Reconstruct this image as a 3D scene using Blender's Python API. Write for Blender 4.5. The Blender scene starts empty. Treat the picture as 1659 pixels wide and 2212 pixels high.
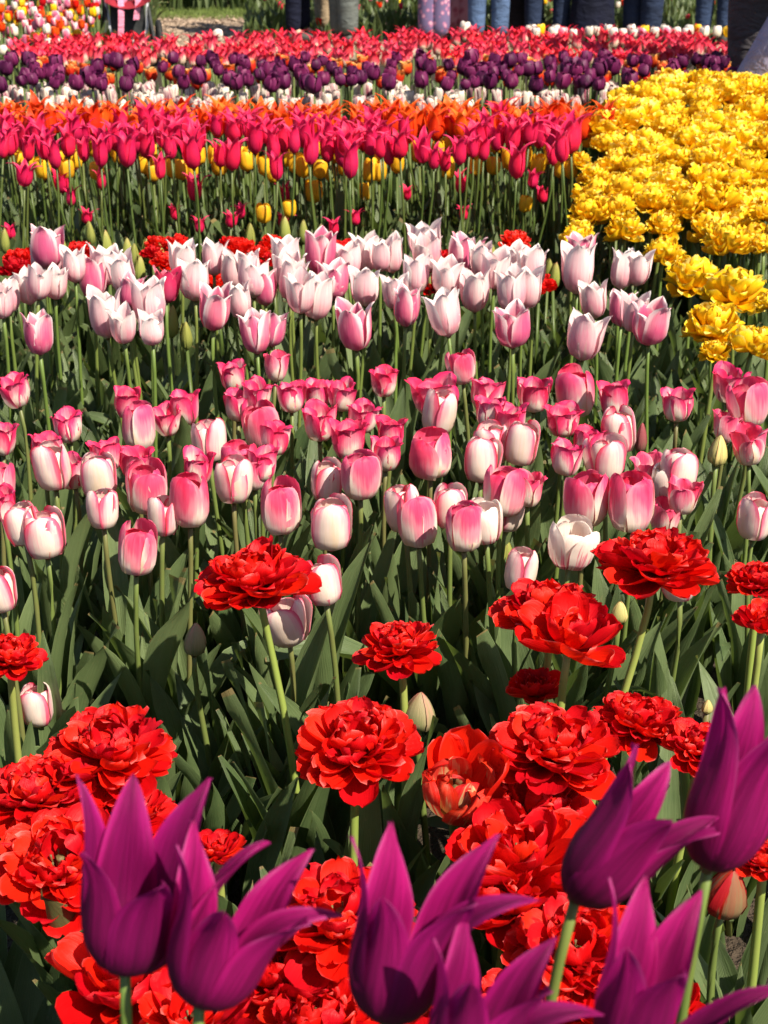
import bpy, math, random
import numpy as np
from mathutils import Vector, Matrix, Euler

random.seed(7)
RNG = np.random.default_rng(7)
SC = bpy.context.scene
COL = SC.collection
R = math.radians

# ------------------------------------------------------------------ camera
CAM_H, PITCH, FPX = 1.2, R(23.3), 3213.0          # FPX: focal length in the 1659 x 2212 picture grid
cam = bpy.data.cameras.new('camera')
cam_o = bpy.data.objects.new('camera', cam); COL.objects.link(cam_o)
cam_o.location = (0, 0, CAM_H)
cam_o.rotation_euler = (math.pi / 2 - PITCH, 0, 0)
cam.sensor_fit = 'VERTICAL'; cam.sensor_height = 36.0; cam.lens = 36.0 * FPX / 2212.0
cam.clip_start = 0.05; cam.clip_end = 3000
cam.dof.use_dof = True; cam.dof.focus_distance = 1.75; cam.dof.aperture_fstop = 17.0
SC.camera = cam_o

# ------------------------------------------------------------------ sky and sun
SUN_EL, SUN_AZ = R(48), R(134)                     # azimuth clockwise from +Y: right and a little behind the camera
W = bpy.data.worlds.new('World'); SC.world = W; W.use_nodes = True
nt = W.node_tree; nt.nodes.clear()
sky = nt.nodes.new('ShaderNodeTexSky'); sky.sky_type = 'NISHITA'; sky.sun_disc = False
sky.sun_elevation = SUN_EL; sky.sun_rotation = SUN_AZ
bg = nt.nodes.new('ShaderNodeBackground'); bg.inputs['Strength'].default_value = 0.058
wo = nt.nodes.new('ShaderNodeOutputWorld')
nt.links.new(sky.outputs[0], bg.inputs['Color']); nt.links.new(bg.outputs[0], wo.inputs['Surface'])
sun = bpy.data.lights.new('sun', 'SUN'); sun.energy = 5.0; sun.angle = R(0.53); sun.color = (1.0, 0.90, 0.75)
sun_o = bpy.data.objects.new('sun', sun); COL.objects.link(sun_o)
S = Vector((math.sin(SUN_AZ) * math.cos(SUN_EL), math.cos(SUN_AZ) * math.cos(SUN_EL), math.sin(SUN_EL)))
sun_o.rotation_euler = S.to_track_quat('Z', 'Y').to_euler(); sun_o.location = (6, -3, 8)
SC.view_settings.view_transform = 'Standard'; SC.view_settings.look = 'None'
SC.view_settings.exposure = 1.12; SC.view_settings.gamma = 1.0; SC.view_settings.use_curve_mapping = False
SC.render.engine = 'CYCLES'
SC.cycles.use_denoising = True
SC.cycles.max_bounces = 8; SC.cycles.diffuse_bounces = 4; SC.cycles.transmission_bounces = 6; SC.cycles.glossy_bounces = 2
SC.cycles.caustics_reflective = False; SC.cycles.caustics_refractive = False

# ------------------------------------------------------------------ projection helpers
cp, sp = math.cos(PITCH), math.sin(PITCH)
def ray(x, y):
    a, b = (x - 829.5) / FPX, -(y - 1106.0) / FPX
    return Vector((a, cp + b * sp, -sp + b * cp))
def on_height(x, y, h):
    """point at height h seen at picture position (x, y), and the pixels per metre there"""
    d = ray(x, y); t = (CAM_H - h) / -d.z
    return Vector((0, 0, CAM_H)) + d * t, FPX / t

# ------------------------------------------------------------------ node helpers
class NT:
    def __init__(self, name):
        self.m = bpy.data.materials.new(name); self.m.use_nodes = True
        self.t = self.m.node_tree; self.t.nodes.clear()
        self.out = self.t.nodes.new('ShaderNodeOutputMaterial')
    def n(self, kind, **kw):
        nd = self.t.nodes.new('ShaderNode' + kind)
        for k, v in kw.items(): setattr(nd, k, v)
        return nd
    def put(self, sock, v):
        if hasattr(v, 'is_output') or isinstance(v, bpy.types.NodeSocket): self.t.links.new(v, sock)
        else: sock.default_value = v
    def math(self, op, a, b=None, c=None, clamp=False):
        nd = self.n('Math', operation=op, use_clamp=clamp)
        self.put(nd.inputs[0], a)
        if b is not None: self.put(nd.inputs[1], b)
        if c is not None: self.put(nd.inputs[2], c)
        return nd.outputs[0]
    def ramp(self, fac, stops, interp='LINEAR'):
        nd = self.n('ValToRGB'); cr = nd.color_ramp; cr.interpolation = interp
        while len(cr.elements) > 1: cr.elements.remove(cr.elements[-1])
        cr.elements[0].position = stops[0][0]; cr.elements[0].color = (*stops[0][1], 1)
        for p, c in stops[1:]:
            e = cr.elements.new(p); e.color = (*c, 1)
        self.put(nd.inputs[0], fac); return nd.outputs[0]
    def noise(self, vec, scale, detail=3.0, rough=0.55):
        nd = self.n('TexNoise'); nd.inputs['Scale'].default_value = scale
        nd.inputs['Detail'].default_value = detail; nd.inputs['Roughness'].default_value = rough
        if vec is not None: self.put(nd.inputs['Vector'], vec)
        return nd.outputs[0]
    def mix(self, fac, a, b, mode='MIX'):
        nd = self.n('Mix', data_type='RGBA', blend_type=mode)
        self.put(nd.inputs[0], fac)
        for s, v in ((nd.inputs[6], a), (nd.inputs[7], b)):
            self.put(s, (*v, 1) if isinstance(v, tuple) and len(v) == 3 else v)
        return nd.outputs[2]
    def combine(self, x, y, z):
        nd = self.n('CombineXYZ')
        for i, v in enumerate((x, y, z)): self.put(nd.inputs[i], v)
        return nd.outputs[0]
    def bump(self, height, strength, dist=0.002):
        nd = self.n('Bump'); nd.inputs['Strength'].default_value = strength; nd.inputs['Distance'].default_value = dist
        self.put(nd.inputs['Height'], height); return nd.outputs[0]
    def principled(self, col, rough=0.5, spec=0.4, normal=None, sheen=0.0):
        nd = self.n('BsdfPrincipled')
        self.put(nd.inputs['Base Color'], (*col, 1) if isinstance(col, tuple) else col)
        self.put(nd.inputs['Roughness'], rough); nd.inputs['Specular IOR Level'].default_value = spec
        nd.inputs['Sheen Weight'].default_value = sheen
        if normal is not None: self.put(nd.inputs['Normal'], normal)
        return nd.outputs[0]
    def thin(self, shader, col, amount, normal=None):
        tr = self.n('BsdfTranslucent'); self.put(tr.inputs['Color'], col)
        if normal is not None: self.put(tr.inputs['Normal'], normal)
        mx = self.n('MixShader'); mx.inputs[0].default_value = amount
        self.t.links.new(shader, mx.inputs[1]); self.t.links.new(tr.outputs[0], mx.inputs[2])
        return mx.outputs[0]
    def done(self, shader):
        self.t.links.new(shader, self.out.inputs['Surface']); return self.m

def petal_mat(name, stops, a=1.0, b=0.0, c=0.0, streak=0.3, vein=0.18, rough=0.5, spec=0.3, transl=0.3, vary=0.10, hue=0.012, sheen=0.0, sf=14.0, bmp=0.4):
    """pigment, with rim highlights painted in for red, runs along a petal: f = a*v + b*edge^2 + c + streaks, looked up in stops"""
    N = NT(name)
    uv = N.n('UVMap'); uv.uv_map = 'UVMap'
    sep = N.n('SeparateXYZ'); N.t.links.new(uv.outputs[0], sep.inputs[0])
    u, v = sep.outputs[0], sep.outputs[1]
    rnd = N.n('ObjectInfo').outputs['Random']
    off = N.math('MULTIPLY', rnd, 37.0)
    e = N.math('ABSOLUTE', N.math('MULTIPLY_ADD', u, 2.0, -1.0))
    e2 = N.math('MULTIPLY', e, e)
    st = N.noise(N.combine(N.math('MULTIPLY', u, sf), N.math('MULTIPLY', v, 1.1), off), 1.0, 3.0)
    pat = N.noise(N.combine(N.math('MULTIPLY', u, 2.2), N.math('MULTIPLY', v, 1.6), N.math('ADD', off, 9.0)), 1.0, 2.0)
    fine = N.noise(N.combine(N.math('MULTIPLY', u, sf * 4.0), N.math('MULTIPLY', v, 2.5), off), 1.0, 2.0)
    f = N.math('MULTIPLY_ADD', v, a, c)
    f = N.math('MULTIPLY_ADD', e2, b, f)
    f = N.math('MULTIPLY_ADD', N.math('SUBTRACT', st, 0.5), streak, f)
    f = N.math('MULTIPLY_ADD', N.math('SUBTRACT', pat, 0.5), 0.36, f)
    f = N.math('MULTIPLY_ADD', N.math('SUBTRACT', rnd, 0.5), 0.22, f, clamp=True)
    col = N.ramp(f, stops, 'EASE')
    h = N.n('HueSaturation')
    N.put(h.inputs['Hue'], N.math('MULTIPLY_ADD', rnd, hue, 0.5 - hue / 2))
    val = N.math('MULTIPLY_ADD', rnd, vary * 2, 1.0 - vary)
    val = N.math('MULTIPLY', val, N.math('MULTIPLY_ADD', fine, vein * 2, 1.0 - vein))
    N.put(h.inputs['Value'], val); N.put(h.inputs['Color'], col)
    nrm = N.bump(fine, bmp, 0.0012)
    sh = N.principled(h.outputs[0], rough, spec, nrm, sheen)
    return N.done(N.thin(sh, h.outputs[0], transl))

def leaf_mat(name, dark, light, transl=0.25):
    N = NT(name)
    uv = N.n('UVMap'); uv.uv_map = 'UVMap'
    sep = N.n('SeparateXYZ'); N.t.links.new(uv.outputs[0], sep.inputs[0])
    u, v = sep.outputs[0], sep.outputs[1]
    rnd = N.n('ObjectInfo').outputs['Random']
    geo = N.n('NewGeometry')
    stripe = N.noise(N.combine(N.math('MULTIPLY', u, 46.0), N.math('MULTIPLY', v, 2.0), N.math('MULTIPLY', rnd, 31.0)), 1.0, 2.0)
    patch = N.noise(geo.outputs['Position'], 9.0, 4.0)
    f = N.math('ADD', N.math('MULTIPLY', stripe, 0.35), N.math('MULTIPLY', patch, 0.75))
    f = N.math('MULTIPLY_ADD', N.math('SUBTRACT', rnd, 0.5), 0.3, N.math('SUBTRACT', f, 0.05), clamp=True)
    col = N.ramp(f, [(0.2, dark), (0.75, light)])
    e = N.math('ABSOLUTE', N.math('MULTIPLY_ADD', u, 2.0, -1.0))
    edge = N.math('GREATER_THAN', e, 0.96)
    col = N.mix(N.math('MULTIPLY', edge, 0.35), col, (0.22, 0.28, 0.12))
    speck = N.noise(geo.outputs['Position'], 160.0, 2.0)
    col = N.mix(N.math('MULTIPLY', N.math('GREATER_THAN', speck, 0.70), 0.4), col, (0.20, 0.17, 0.08))
    tipb = N.math('MULTIPLY', N.math('GREATER_THAN', N.math('ADD', v, N.math('MULTIPLY', rnd, 0.03)), 1.0), 0.7)
    col = N.mix(tipb, col, (0.25, 0.17, 0.07))
    rough = N.math('MULTIPLY_ADD', patch, 0.3, 0.32)
    sh = N.principled(col, rough, 0.45, N.bump(stripe, 0.8, 0.0015))
    tcol = N.mix(0.6, col, (0.20, 0.30, 0.035))
    return N.done(N.thin(sh, tcol, transl))

def plain_mat(name, col, rough=0.7, var=0.15, scale=30.0, spec=0.3, bump=0.3, col2=None, metal=0.0):
    N = NT(name)
    tc = N.n('TexCoord').outputs['Object']
    n1 = N.noise(tc, scale, 4.0)
    c2 = col2 or tuple(min(1, x * (1 + var * 2)) for x in col)
    c1 = tuple(x * (1 - var) for x in col)
    c = N.ramp(n1, [(0.3, c1), (0.7, c2)])
    sh = N.n('BsdfPrincipled')
    N.put(sh.inputs['Base Color'], c); sh.inputs['Roughness'].default_value = rough
    sh.inputs['Specular IOR Level'].default_value = spec; sh.inputs['Metallic'].default_value = metal
    N.put(sh.inputs['Normal'], N.bump(n1, bump, 0.01))
    return N.done(sh.outputs[0])

# petal materials
M = {}
M['red'] = petal_mat('red_petal', [(0, (0.36, 0.0015, 0.0015)), (0.4, (0.60, 0.002, 0.0015)), (0.82, (0.72, 0.005, 0.004)), (0.94, (0.75, 0.03, 0.03)), (1, (0.78, 0.12, 0.11))], a=0.70, b=0.24, c=0.03, streak=0.40, transl=0.38, rough=0.5, spec=0.28, hue=0.006, vein=0.2, vary=0.2, bmp=0.6)  # pale pink last stops: edge highlights painted into the petal colour
M['purple'] = petal_mat('purple_petal', [(0, (0.11, 0.004, 0.048)), (0.4, (0.22, 0.004, 0.088)), (0.75, (0.43, 0.007, 0.170)), (1, (0.58, 0.08, 0.31))], a=0.6, b=0.38, c=0.02, streak=0.75, transl=0.45, rough=0.5, spec=0.3, vein=0.28, bmp=0.7)
WHT, CRM = (0.78, 0.66, 0.58), (0.72, 0.60, 0.42)
PNK, DPK, RPK = (0.75, 0.12, 0.22), (0.70, 0.03, 0.13), (0.64, 0.02, 0.07)
M['tri_pink'] = petal_mat('pink_petal', [(0, CRM), (0.22, WHT), (0.45, (0.77, 0.27, 0.34)), (0.72, (0.73, 0.075, 0.18)), (1, (0.68, 0.022, 0.10))], a=0.85, b=-0.38, c=0.13, streak=0.5, transl=0.30, vein=0.08, bmp=0.25)
M['tri_pale'] = petal_mat('pale_petal', [(0, CRM), (0.35, WHT), (0.55, (0.78, 0.45, 0.47)), (0.8, PNK), (1, RPK)], a=0.28, b=0.60, c=0.12, streak=0.5, transl=0.30, vein=0.05, bmp=0.2)
M['tri_open'] = petal_mat('deep_pink_petal', [(0, CRM), (0.32, WHT), (0.52, (0.76, 0.22, 0.30)), (0.74, (0.72, 0.055, 0.165)), (1, (0.66, 0.022, 0.11))], a=0.95, b=0.62, c=-0.14, streak=0.4, transl=0.28, vein=0.12)
M['tri_white'] = petal_mat('white_petal', [(0, (0.55, 0.02, 0.09)), (0.2, (0.72, 0.25, 0.30)), (0.32, WHT), (1, (0.80, 0.74, 0.68))], a=0.55, b=0.0, c=0.12, streak=1.3, transl=0.30, vein=0.05, bmp=0.2, sf=16)
M['lily_pale'] = petal_mat('blush_petal', [(0, (0.62, 0.50, 0.42)), (0.22, (0.74, 0.32, 0.39)), (0.5, (0.78, 0.52, 0.54)), (0.82, (0.81, 0.70, 0.67)), (1, (0.84, 0.80, 0.76))], a=0.68, b=0.36, c=0.03, streak=0.7, transl=0.28, vein=0.10)
M['lily_pink'] = petal_mat('rose_petal', [(0, (0.62, 0.30, 0.36)), (0.25, (0.62, 0.10, 0.22)), (0.5, (0.72, 0.20, 0.30)), (0.72, (0.80, 0.55, 0.57)), (1, (0.84, 0.78, 0.74))], a=0.5, b=0.55, c=0.05, streak=0.4, transl=0.28, vein=0.12)
M['lily_deep'] = petal_mat('crimson_petal', [(0, (0.5, 0.05, 0.12)), (0.5, (0.52, 0.02, 0.08)), (1, (0.65, 0.2, 0.28))], a=0.6, b=0.3, c=0.0, streak=0.4, transl=0.28)
M['magenta'] = petal_mat('magenta_petal', [(0, (0.60, 0.014, 0.075)), (0.6, (0.72, 0.012, 0.085)), (1, (0.78, 0.06, 0.18))], a=0.7, b=0.3, streak=0.3, transl=0.33)
M['orange'] = petal_mat('orange_petal', [(0, (0.70, 0.04, 0.006)), (0.5, (0.82, 0.065, 0.005)), (1, (0.85, 0.20, 0.025))], a=0.6, b=0.4, streak=0.3, transl=0.33)
M['yellow'] = petal_mat('yellow_petal', [(0, (0.68, 0.34, 0.004)), (0.4, (0.84, 0.49, 0.006)), (0.8, (0.88, 0.60, 0.013)), (1, (0.88, 0.72, 0.17))], a=0.7, b=0.3, streak=0.5, transl=0.32, vein=0.12)
M['yellow_red'] = petal_mat('golden_petal', [(0, (0.72, 0.40, 0.02)), (0.6, (0.80, 0.46, 0.015)), (0.85, (0.75, 0.25, 0.02)), (1, (0.6, 0.08, 0.02))], a=0.2, b=-0.35, c=0.45, streak=0.8, transl=0.3)
M['dark_purple'] = petal_mat('plum_petal', [(0, (0.065, 0.005, 0.035)), (0.6, (0.125, 0.008, 0.068)), (1, (0.22, 0.03, 0.12))], a=0.5, b=0.5, streak=0.8, transl=0.28, rough=0.5, spec=0.3, vary=0.3, hue=0.03)
M['white_maroon'] = petal_mat('streaked_petal', [(0, (0.22, 0.02, 0.06)), (0.30, (0.5, 0.25, 0.28)), (0.45, (0.68, 0.61, 0.52)), (1, (0.76, 0.70, 0.60))], a=0.2, b=0.2, c=0.20, streak=1.7, transl=0.28, sf=8)
M['pink_cream'] = petal_mat('coral_petal', [(0, (0.80, 0.72, 0.50)), (0.36, (0.80, 0.62, 0.48)), (0.48, (0.76, 0.10, 0.14)), (1, (0.74, 0.012, 0.05))], a=1.0, b=0.2, c=-0.02, streak=0.45, transl=0.3)
M['red_orange'] = petal_mat('fringed_petal', [(0, (0.48, 0.015, 0.01)), (0.6, (0.6, 0.03, 0.01)), (0.85, (0.75, 0.18, 0.03)), (1, (0.8, 0.45, 0.15))], a=1.0, b=0.1, streak=0.3, transl=0.3)
M['white'] = petal_mat('cream_petal', [(0, (0.7, 0.62, 0.45)), (1, (0.80, 0.74, 0.68))], transl=0.3)
M['bud_green'] = petal_mat('bud_petal', [(0, (0.16, 0.20, 0.05)), (0.6, (0.26, 0.28, 0.06)), (0.9, (0.32, 0.28, 0.08)), (1, (0.30, 0.10, 0.06))], a=0.85, b=0.1, streak=0.4, transl=0.2)
M['bud_olive'] = petal_mat('olive_bud_petal', [(0, (0.15, 0.18, 0.07)), (0.5, (0.27, 0.23, 0.12)), (0.85, (0.36, 0.20, 0.14)), (1, (0.40, 0.05, 0.04))], a=0.6, b=0.4, streak=0.5, transl=0.15)
M['bud_yellow'] = petal_mat('yellow_bud_petal', [(0, (0.42, 0.40, 0.14)), (0.7, (0.58, 0.46, 0.18)), (1, (0.50, 0.14, 0.08))], a=0.4, b=0.5, streak=0.4, transl=0.2)
M['bud_dark'] = petal_mat('dark_bud_petal', [(0, (0.16, 0.10, 0.07)), (0.5, (0.26, 0.06, 0.07)), (1, (0.34, 0.05, 0.06))], a=0.7, b=0.2, streak=0.5, transl=0.15)
M['bud_red'] = petal_mat('red_bud_petal', [(0, (0.20, 0.15, 0.07)), (0.4, (0.24, 0.10, 0.05)), (0.55, (0.36, 0.012, 0.008)), (1, (0.40, 0.008, 0.006))], a=0.2, b=0.6, c=0.24, streak=0.8, transl=0.2)
M['cream_red'] = petal_mat('cream_red_petal', [(0, (0.66, 0.50, 0.22)), (0.45, (0.62, 0.42, 0.20)), (0.62, (0.62, 0.05, 0.03)), (1, (0.62, 0.01, 0.005))], a=0.4, b=0.35, c=0.27, streak=1.0, transl=0.3)
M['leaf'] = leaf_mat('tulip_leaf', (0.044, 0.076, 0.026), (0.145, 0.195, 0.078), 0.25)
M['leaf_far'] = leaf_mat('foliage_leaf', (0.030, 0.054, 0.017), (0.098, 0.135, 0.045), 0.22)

def stem_mat(name, c1, c2):
    N = NT(name)
    rnd = N.n('ObjectInfo').outputs['Random']
    tc = N.n('TexCoord').outputs['Object']
    n1 = N.noise(tc, 45.0, 3.0)
    f = N.math('ADD', N.math('MULTIPLY', rnd, 0.8), N.math('MULTIPLY', N.math('SUBTRACT', n1, 0.5), 0.5), clamp=True)
    c = N.ramp(f, [(0.3, c1), (1.0, c2)])
    return N.done(N.thin(N.principled(c, 0.45, 0.4, N.bump(n1, 0.2, 0.001)), c, 0.12))
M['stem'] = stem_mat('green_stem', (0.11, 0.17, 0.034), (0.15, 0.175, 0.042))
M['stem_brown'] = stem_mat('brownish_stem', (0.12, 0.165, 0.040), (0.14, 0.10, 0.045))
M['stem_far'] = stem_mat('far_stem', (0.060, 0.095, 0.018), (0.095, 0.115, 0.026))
M['stem_lime'] = stem_mat('lime_stem', (0.22, 0.29, 0.06), (0.28, 0.30, 0.08))
M['core'] = plain_mat('flower_core', (0.16, 0.17, 0.05), 0.6, col2=(0.10, 0.05, 0.03), scale=90)

# ground materials
def soil_mat():
    N = NT('garden_soil'); p = N.n('NewGeometry').outputs['Position']
    a = N.noise(p, 14.0, 6.0, 0.65); b = N.noise(p, 90.0, 3.0)
    c = N.ramp(N.math('ADD', N.math('MULTIPLY', a, 0.7), N.math('MULTIPLY', b, 0.35)), [(0.3, (0.018, 0.013, 0.009)), (0.75, (0.075, 0.055, 0.038))])
    return N.done(N.principled(c, 0.9, 0.2, N.bump(N.math('ADD', a, b), 0.8, 0.03)))
def mulch_mat():
    N = NT('bark_mulch'); p = N.n('NewGeometry').outputs['Position']
    vo = N.n('TexVoronoi'); vo.inputs['Scale'].default_value = 26.0; N.put(vo.inputs['Vector'], p)
    a = N.noise(p, 5.0, 4.0)
    c = N.ramp(N.math('ADD', N.math('MULTIPLY', vo.outputs['Distance'], 0.6), N.math('MULTIPLY', a, 0.6)), [(0.2, (0.11, 0.075, 0.052)), (0.55, (0.24, 0.175, 0.125)), (0.8, (0.36, 0.28, 0.21))])
    return N.done(N.principled(c, 0.95, 0.15, N.bump(vo.outputs['Distance'], 0.9, 0.03)))
def grass_mat():
    N = NT('short_grass'); p = N.n('NewGeometry').outputs['Position']
    a = N.noise(p, 3.0, 4.0); b = N.noise(p, 60.0, 3.0)
    c = N.ramp(N.math('ADD', N.math('MULTIPLY', a, 0.6), N.math('MULTIPLY', b, 0.4)), [(0.3, (0.04, 0.058, 0.014)), (0.7, (0.10, 0.115, 0.034))])
    return N.done(N.principled(c, 0.85, 0.2, N.bump(b, 0.8, 0.03)))
M['soil'], M['mulch'], M['grass'] = soil_mat(), mulch_mat(), grass_mat()

# ------------------------------------------------------------------ object helpers
def mesh(name, v, f, m=None, uv=None, smooth=True):
    me = bpy.data.meshes.new(name)
    me.from_pydata([tuple(map(float, p)) for p in v], [], [tuple(map(int, q)) for q in f])
    if uv is not None:
        lay = me.uv_layers.new(name='UVMap')
        idx = np.zeros(len(me.loops), dtype=np.int32); me.loops.foreach_get('vertex_index', idx)
        lay.data.foreach_set('uv', np.asarray(uv, dtype=np.float32)[idx].ravel())
    if smooth: me.shade_smooth()
    if m is not None: me.materials.append(m)
    return me
def obj(name, data, parent=None, loc=(0, 0, 0), rot=(0, 0, 0), scale=(1, 1, 1)):
    o = bpy.data.objects.new(name, data); COL.objects.link(o)
    if parent is not None: o.parent = parent
    o.location = loc; o.rotation_euler = rot
    o.scale = scale if hasattr(scale, '__len__') else (scale,) * 3
    return o
def tag(o, label=None, cat=None, group=None, kind=None):
    for k, v in (('label', label), ('category', cat), ('group', group), ('kind', kind)):
        if v: o[k] = v
    return o

def curve(pts, t):
    """smooth interpolation through (x, y) points"""
    xs = np.array([p[0] for p in pts]); ys = np.array([p[1] for p in pts])
    m = np.gradient(ys, xs)
    t = np.clip(t, xs[0], xs[-1]); i = np.clip(np.searchsorted(xs, t) - 1, 0, len(xs) - 2)
    h = xs[i + 1] - xs[i]; s = (t - xs[i]) / h
    return ((2*s**3 - 3*s**2 + 1) * ys[i] + (s**3 - 2*s**2 + s) * h * m[i] + (-2*s**3 + 3*s**2) * ys[i+1] + (s**3 - s**2) * h * m[i+1])

def grid_faces(nv, nu):
    f = []
    for i in range(nv - 1):
        for j in range(nu - 1):
            a = i * nu + j
            f.append((a, a + 1, a + nu + 1, a + nu))
    return f

def petal_geo(L, Rr, Wd, rp, zp, wp, rc=1.1, nu=7, nv=9, ruffle=0.0, seed=0, crumple=0.0, rcmin=0.3, keel=0.0, notch=0.0, bend=0.0):
    g = random.Random(seed)
    t = np.linspace(0, 1, nv); v = 1 - (1 - t) ** 1.45
    r, z, w = curve(rp, v) * Rr, curve(zp, v) * L, np.maximum(curve(wp, v), 0.012) * Wd
    Rc = np.maximum(np.abs(r) * rc, Rr * rcmin)
    bend = bend * g.uniform(-1, 1); ph = [g.uniform(0, 6.28) for _ in range(8)]; k1, k2 = g.uniform(4, 7), g.uniform(8, 12)
    P, UV = [], []
    for i in range(nv):
        for j in range(nu):
            u = -1 + 2 * j / (nu - 1)
            th = w[i] * u / Rc[i]
            y = Rc[i] * math.sin(th); x = r[i] - Rc[i] * (1 - math.cos(th)); zz = z[i]
            x += keel * Wd * (1 - abs(u)) * math.sin(math.pi * v[i])
            rf = ruffle * (abs(u) ** 2) * min(1, v[i] * 1.6)
            x += rf * (math.sin(k1 * v[i] + ph[0] + (2.1 if u > 0 else 0)) + 0.6 * math.sin(k2 * v[i] + ph[1] + (1.3 if u > 0 else 0)))
            zz += rf * 0.5 * math.sin(k1 * v[i] + ph[2])
            c = crumple * v[i]
            x += c * (math.sin(3.1 * u + ph[3]) * math.sin(3.7 * v[i] + ph[4]) + 0.5 * math.sin(6.3 * u + ph[5] + 4 * v[i]))
            zz += c * 0.5 * math.sin(4.3 * u + ph[6])
            zz -= notch * L * (v[i] ** 6) * (0.5 + 0.5 * math.sin(7.5 * u + ph[7])) * 0.5
            y += bend * Wd * v[i] ** 2
            P.append((x, y, zz)); UV.append(((u + 1) / 2, v[i]))
    return np.array(P), grid_faces(nv, nu), np.array(UV)

# profile tables: radius, height, half width along a petal
CLOSED = dict(rp=[(0, .12), (.1, .60), (.25, .91), (.45, 1.0), (.65, 1.0), (.82, .93), (.93, .78), (1, .62)],
              zp=[(0, 0), (.1, .04), (.25, .18), (.45, .42), (.65, .66), (.82, .86), (.93, .965), (1, 1.0)],
              wp=[(0, .20), (.12, .66), (.3, .95), (.5, 1.04), (.7, 1.0), (.85, .82), (.94, .52), (1, .05)])
OPEN = dict(rp=[(0, .12), (.1, .52), (.25, .84), (.45, .99), (.65, 1.0), (.82, 1.0), (.93, 1.05), (1, 1.16)],
            zp=[(0, 0), (.1, .05), (.25, .2), (.45, .44), (.65, .68), (.82, .87), (.93, .965), (1, .99)],
            wp=[(0, .2), (.12, .62), (.3, .92), (.5, 1.02), (.7, .96), (.85, .74), (.94, .44), (1, .04)])
LILY = dict(rp=[(0, .14), (.1, .56), (.25, .92), (.4, 1.0), (.58, .88), (.72, .86), (.86, 1.18), (.95, 1.7), (1, 2.25)],
            zp=[(0, 0), (.1, .05), (.25, .2), (.4, .37), (.58, .58), (.72, .74), (.86, .89), (.95, .97), (1, 1.0)],
            wp=[(0, .22), (.12, .7), (.28, .98), (.45, 1.0), (.6, .82), (.75, .55), (.88, .28), (.96, .11), (1, .01)])
HERO = dict(rp=[(0, .14), (.08, .52), (.2, .88), (.34, 1.04), (.48, 1.0), (.62, .96), (.76, 1.02), (.9, 1.22), (1, 1.42)],
            zp=[(0, 0), (.08, .035), (.2, .15), (.34, .31), (.48, .47), (.62, .63), (.76, .78), (.9, .92), (1, 1.0)],
            wp=[(0, .22), (.1, .62), (.22, .92), (.34, 1.04), (.46, 1.02), (.6, .86), (.74, .62), (.86, .38), (.94, .19), (1, .01)])
REFLEX = dict(rp=[(0, .14), (.08, .52), (.22, .95), (.38, 1.22), (.52, 1.5), (.66, 2.0), (.8, 2.7), (.92, 3.4), (1, 3.9)],
              zp=[(0, 0), (.08, .035), (.22, .17), (.38, .35), (.52, .49), (.66, .61), (.8, .70), (.92, .75), (1, .765)],
              wp=[(0, .22), (.1, .62), (.25, .94), (.4, 1.05), (.55, 1.0), (.7, .80), (.82, .54), (.92, .26), (1, .01)])
GOBLET = dict(rp=[(0, .14), (.1, .52), (.25, .86), (.42, 1.0), (.6, 1.0), (.76, .98), (.88, 1.02), (.95, 1.10), (1, 1.22)],
              zp=[(0, 0), (.1, .05), (.25, .19), (.42, .39), (.6, .6), (.76, .78), (.88, .9), (.95, .96), (1, 1.0)],
              wp=[(0, .22), (.12, .68), (.3, .96), (.48, 1.02), (.66, .95), (.8, .74), (.9, .45), (.96, .22), (1, .01)])
BUD = dict(rp=[(0, .2), (.12, .7), (.3, 1.0), (.5, .92), (.7, .68), (.86, .38), (.95, .18), (1, .05)],
           zp=[(0, 0), (.12, .07), (.3, .25), (.5, .48), (.7, .71), (.86, .88), (.95, .96), (1, 1.0)],
           wp=[(0, .3), (.12, .8), (.3, 1.1), (.5, 1.0), (.7, .72), (.86, .4), (.95, .18), (1, .02)])
SPOON = dict(rp=[(0, .1), (.15, .42), (.35, .80), (.55, 1.0), (.75, 1.0), (.9, .82), (1, .62)],
             zp=[(0, 0), (.15, .12), (.35, .33), (.55, .55), (.75, .77), (.9, .92), (1, 1.0)],
             wp=[(0, .16), (.15, .42), (.35, .76), (.55, 1.0), (.72, 1.06), (.86, .92), (.95, .66), (1, .30)])

PET = {}
def petals_of(key, mat, prof, L, Rr, Wd, n=3, **kw):
    out = []
    for i in range(n):
        g, f, uv = petal_geo(L, Rr, Wd, seed=hash_(key) + i * 13, **prof, **kw)
        out.append(mesh(key + '_petal', g, f, M[mat], uv))
    PET[key] = out
def hash_(s): return sum(ord(c) * (i + 3) for i, c in enumerate(s)) % 9973

for k in ('tri_pink', 'tri_pale', 'tri_white'):
    petals_of(k, k, CLOSED, .066, .0260, .0275, n=4, ruffle=.0014, crumple=.0012, rc=1.22, keel=.04, bend=.12, notch=.03)
for k in ('tri_open', 'tri_pink', 'tri_pale'):
    petals_of(k + '_flared', k, OPEN, .060, .0250, .0255, n=5, ruffle=.0030, crumple=.0026, bend=.2, notch=.05, rc=1.2)
for k in ('lily_pale', 'lily_pink', 'lily_deep'):
    petals_of(k, k, GOBLET, .080, .0265, .0250, n=5, ruffle=.0018, crumple=.0020, keel=.06, bend=.25, rc=1.15)
petals_of('magenta', 'magenta', LILY, .086, .0200, .0200, n=6, nu=5, nv=10, ruffle=.0016, crumple=.0020, bend=.5)
petals_of('hero', 'purple', HERO, .105, .0235, .0205, n=6, nu=11, nv=20, ruffle=.0018, crumple=.0020, keel=.09, bend=.45)
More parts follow.
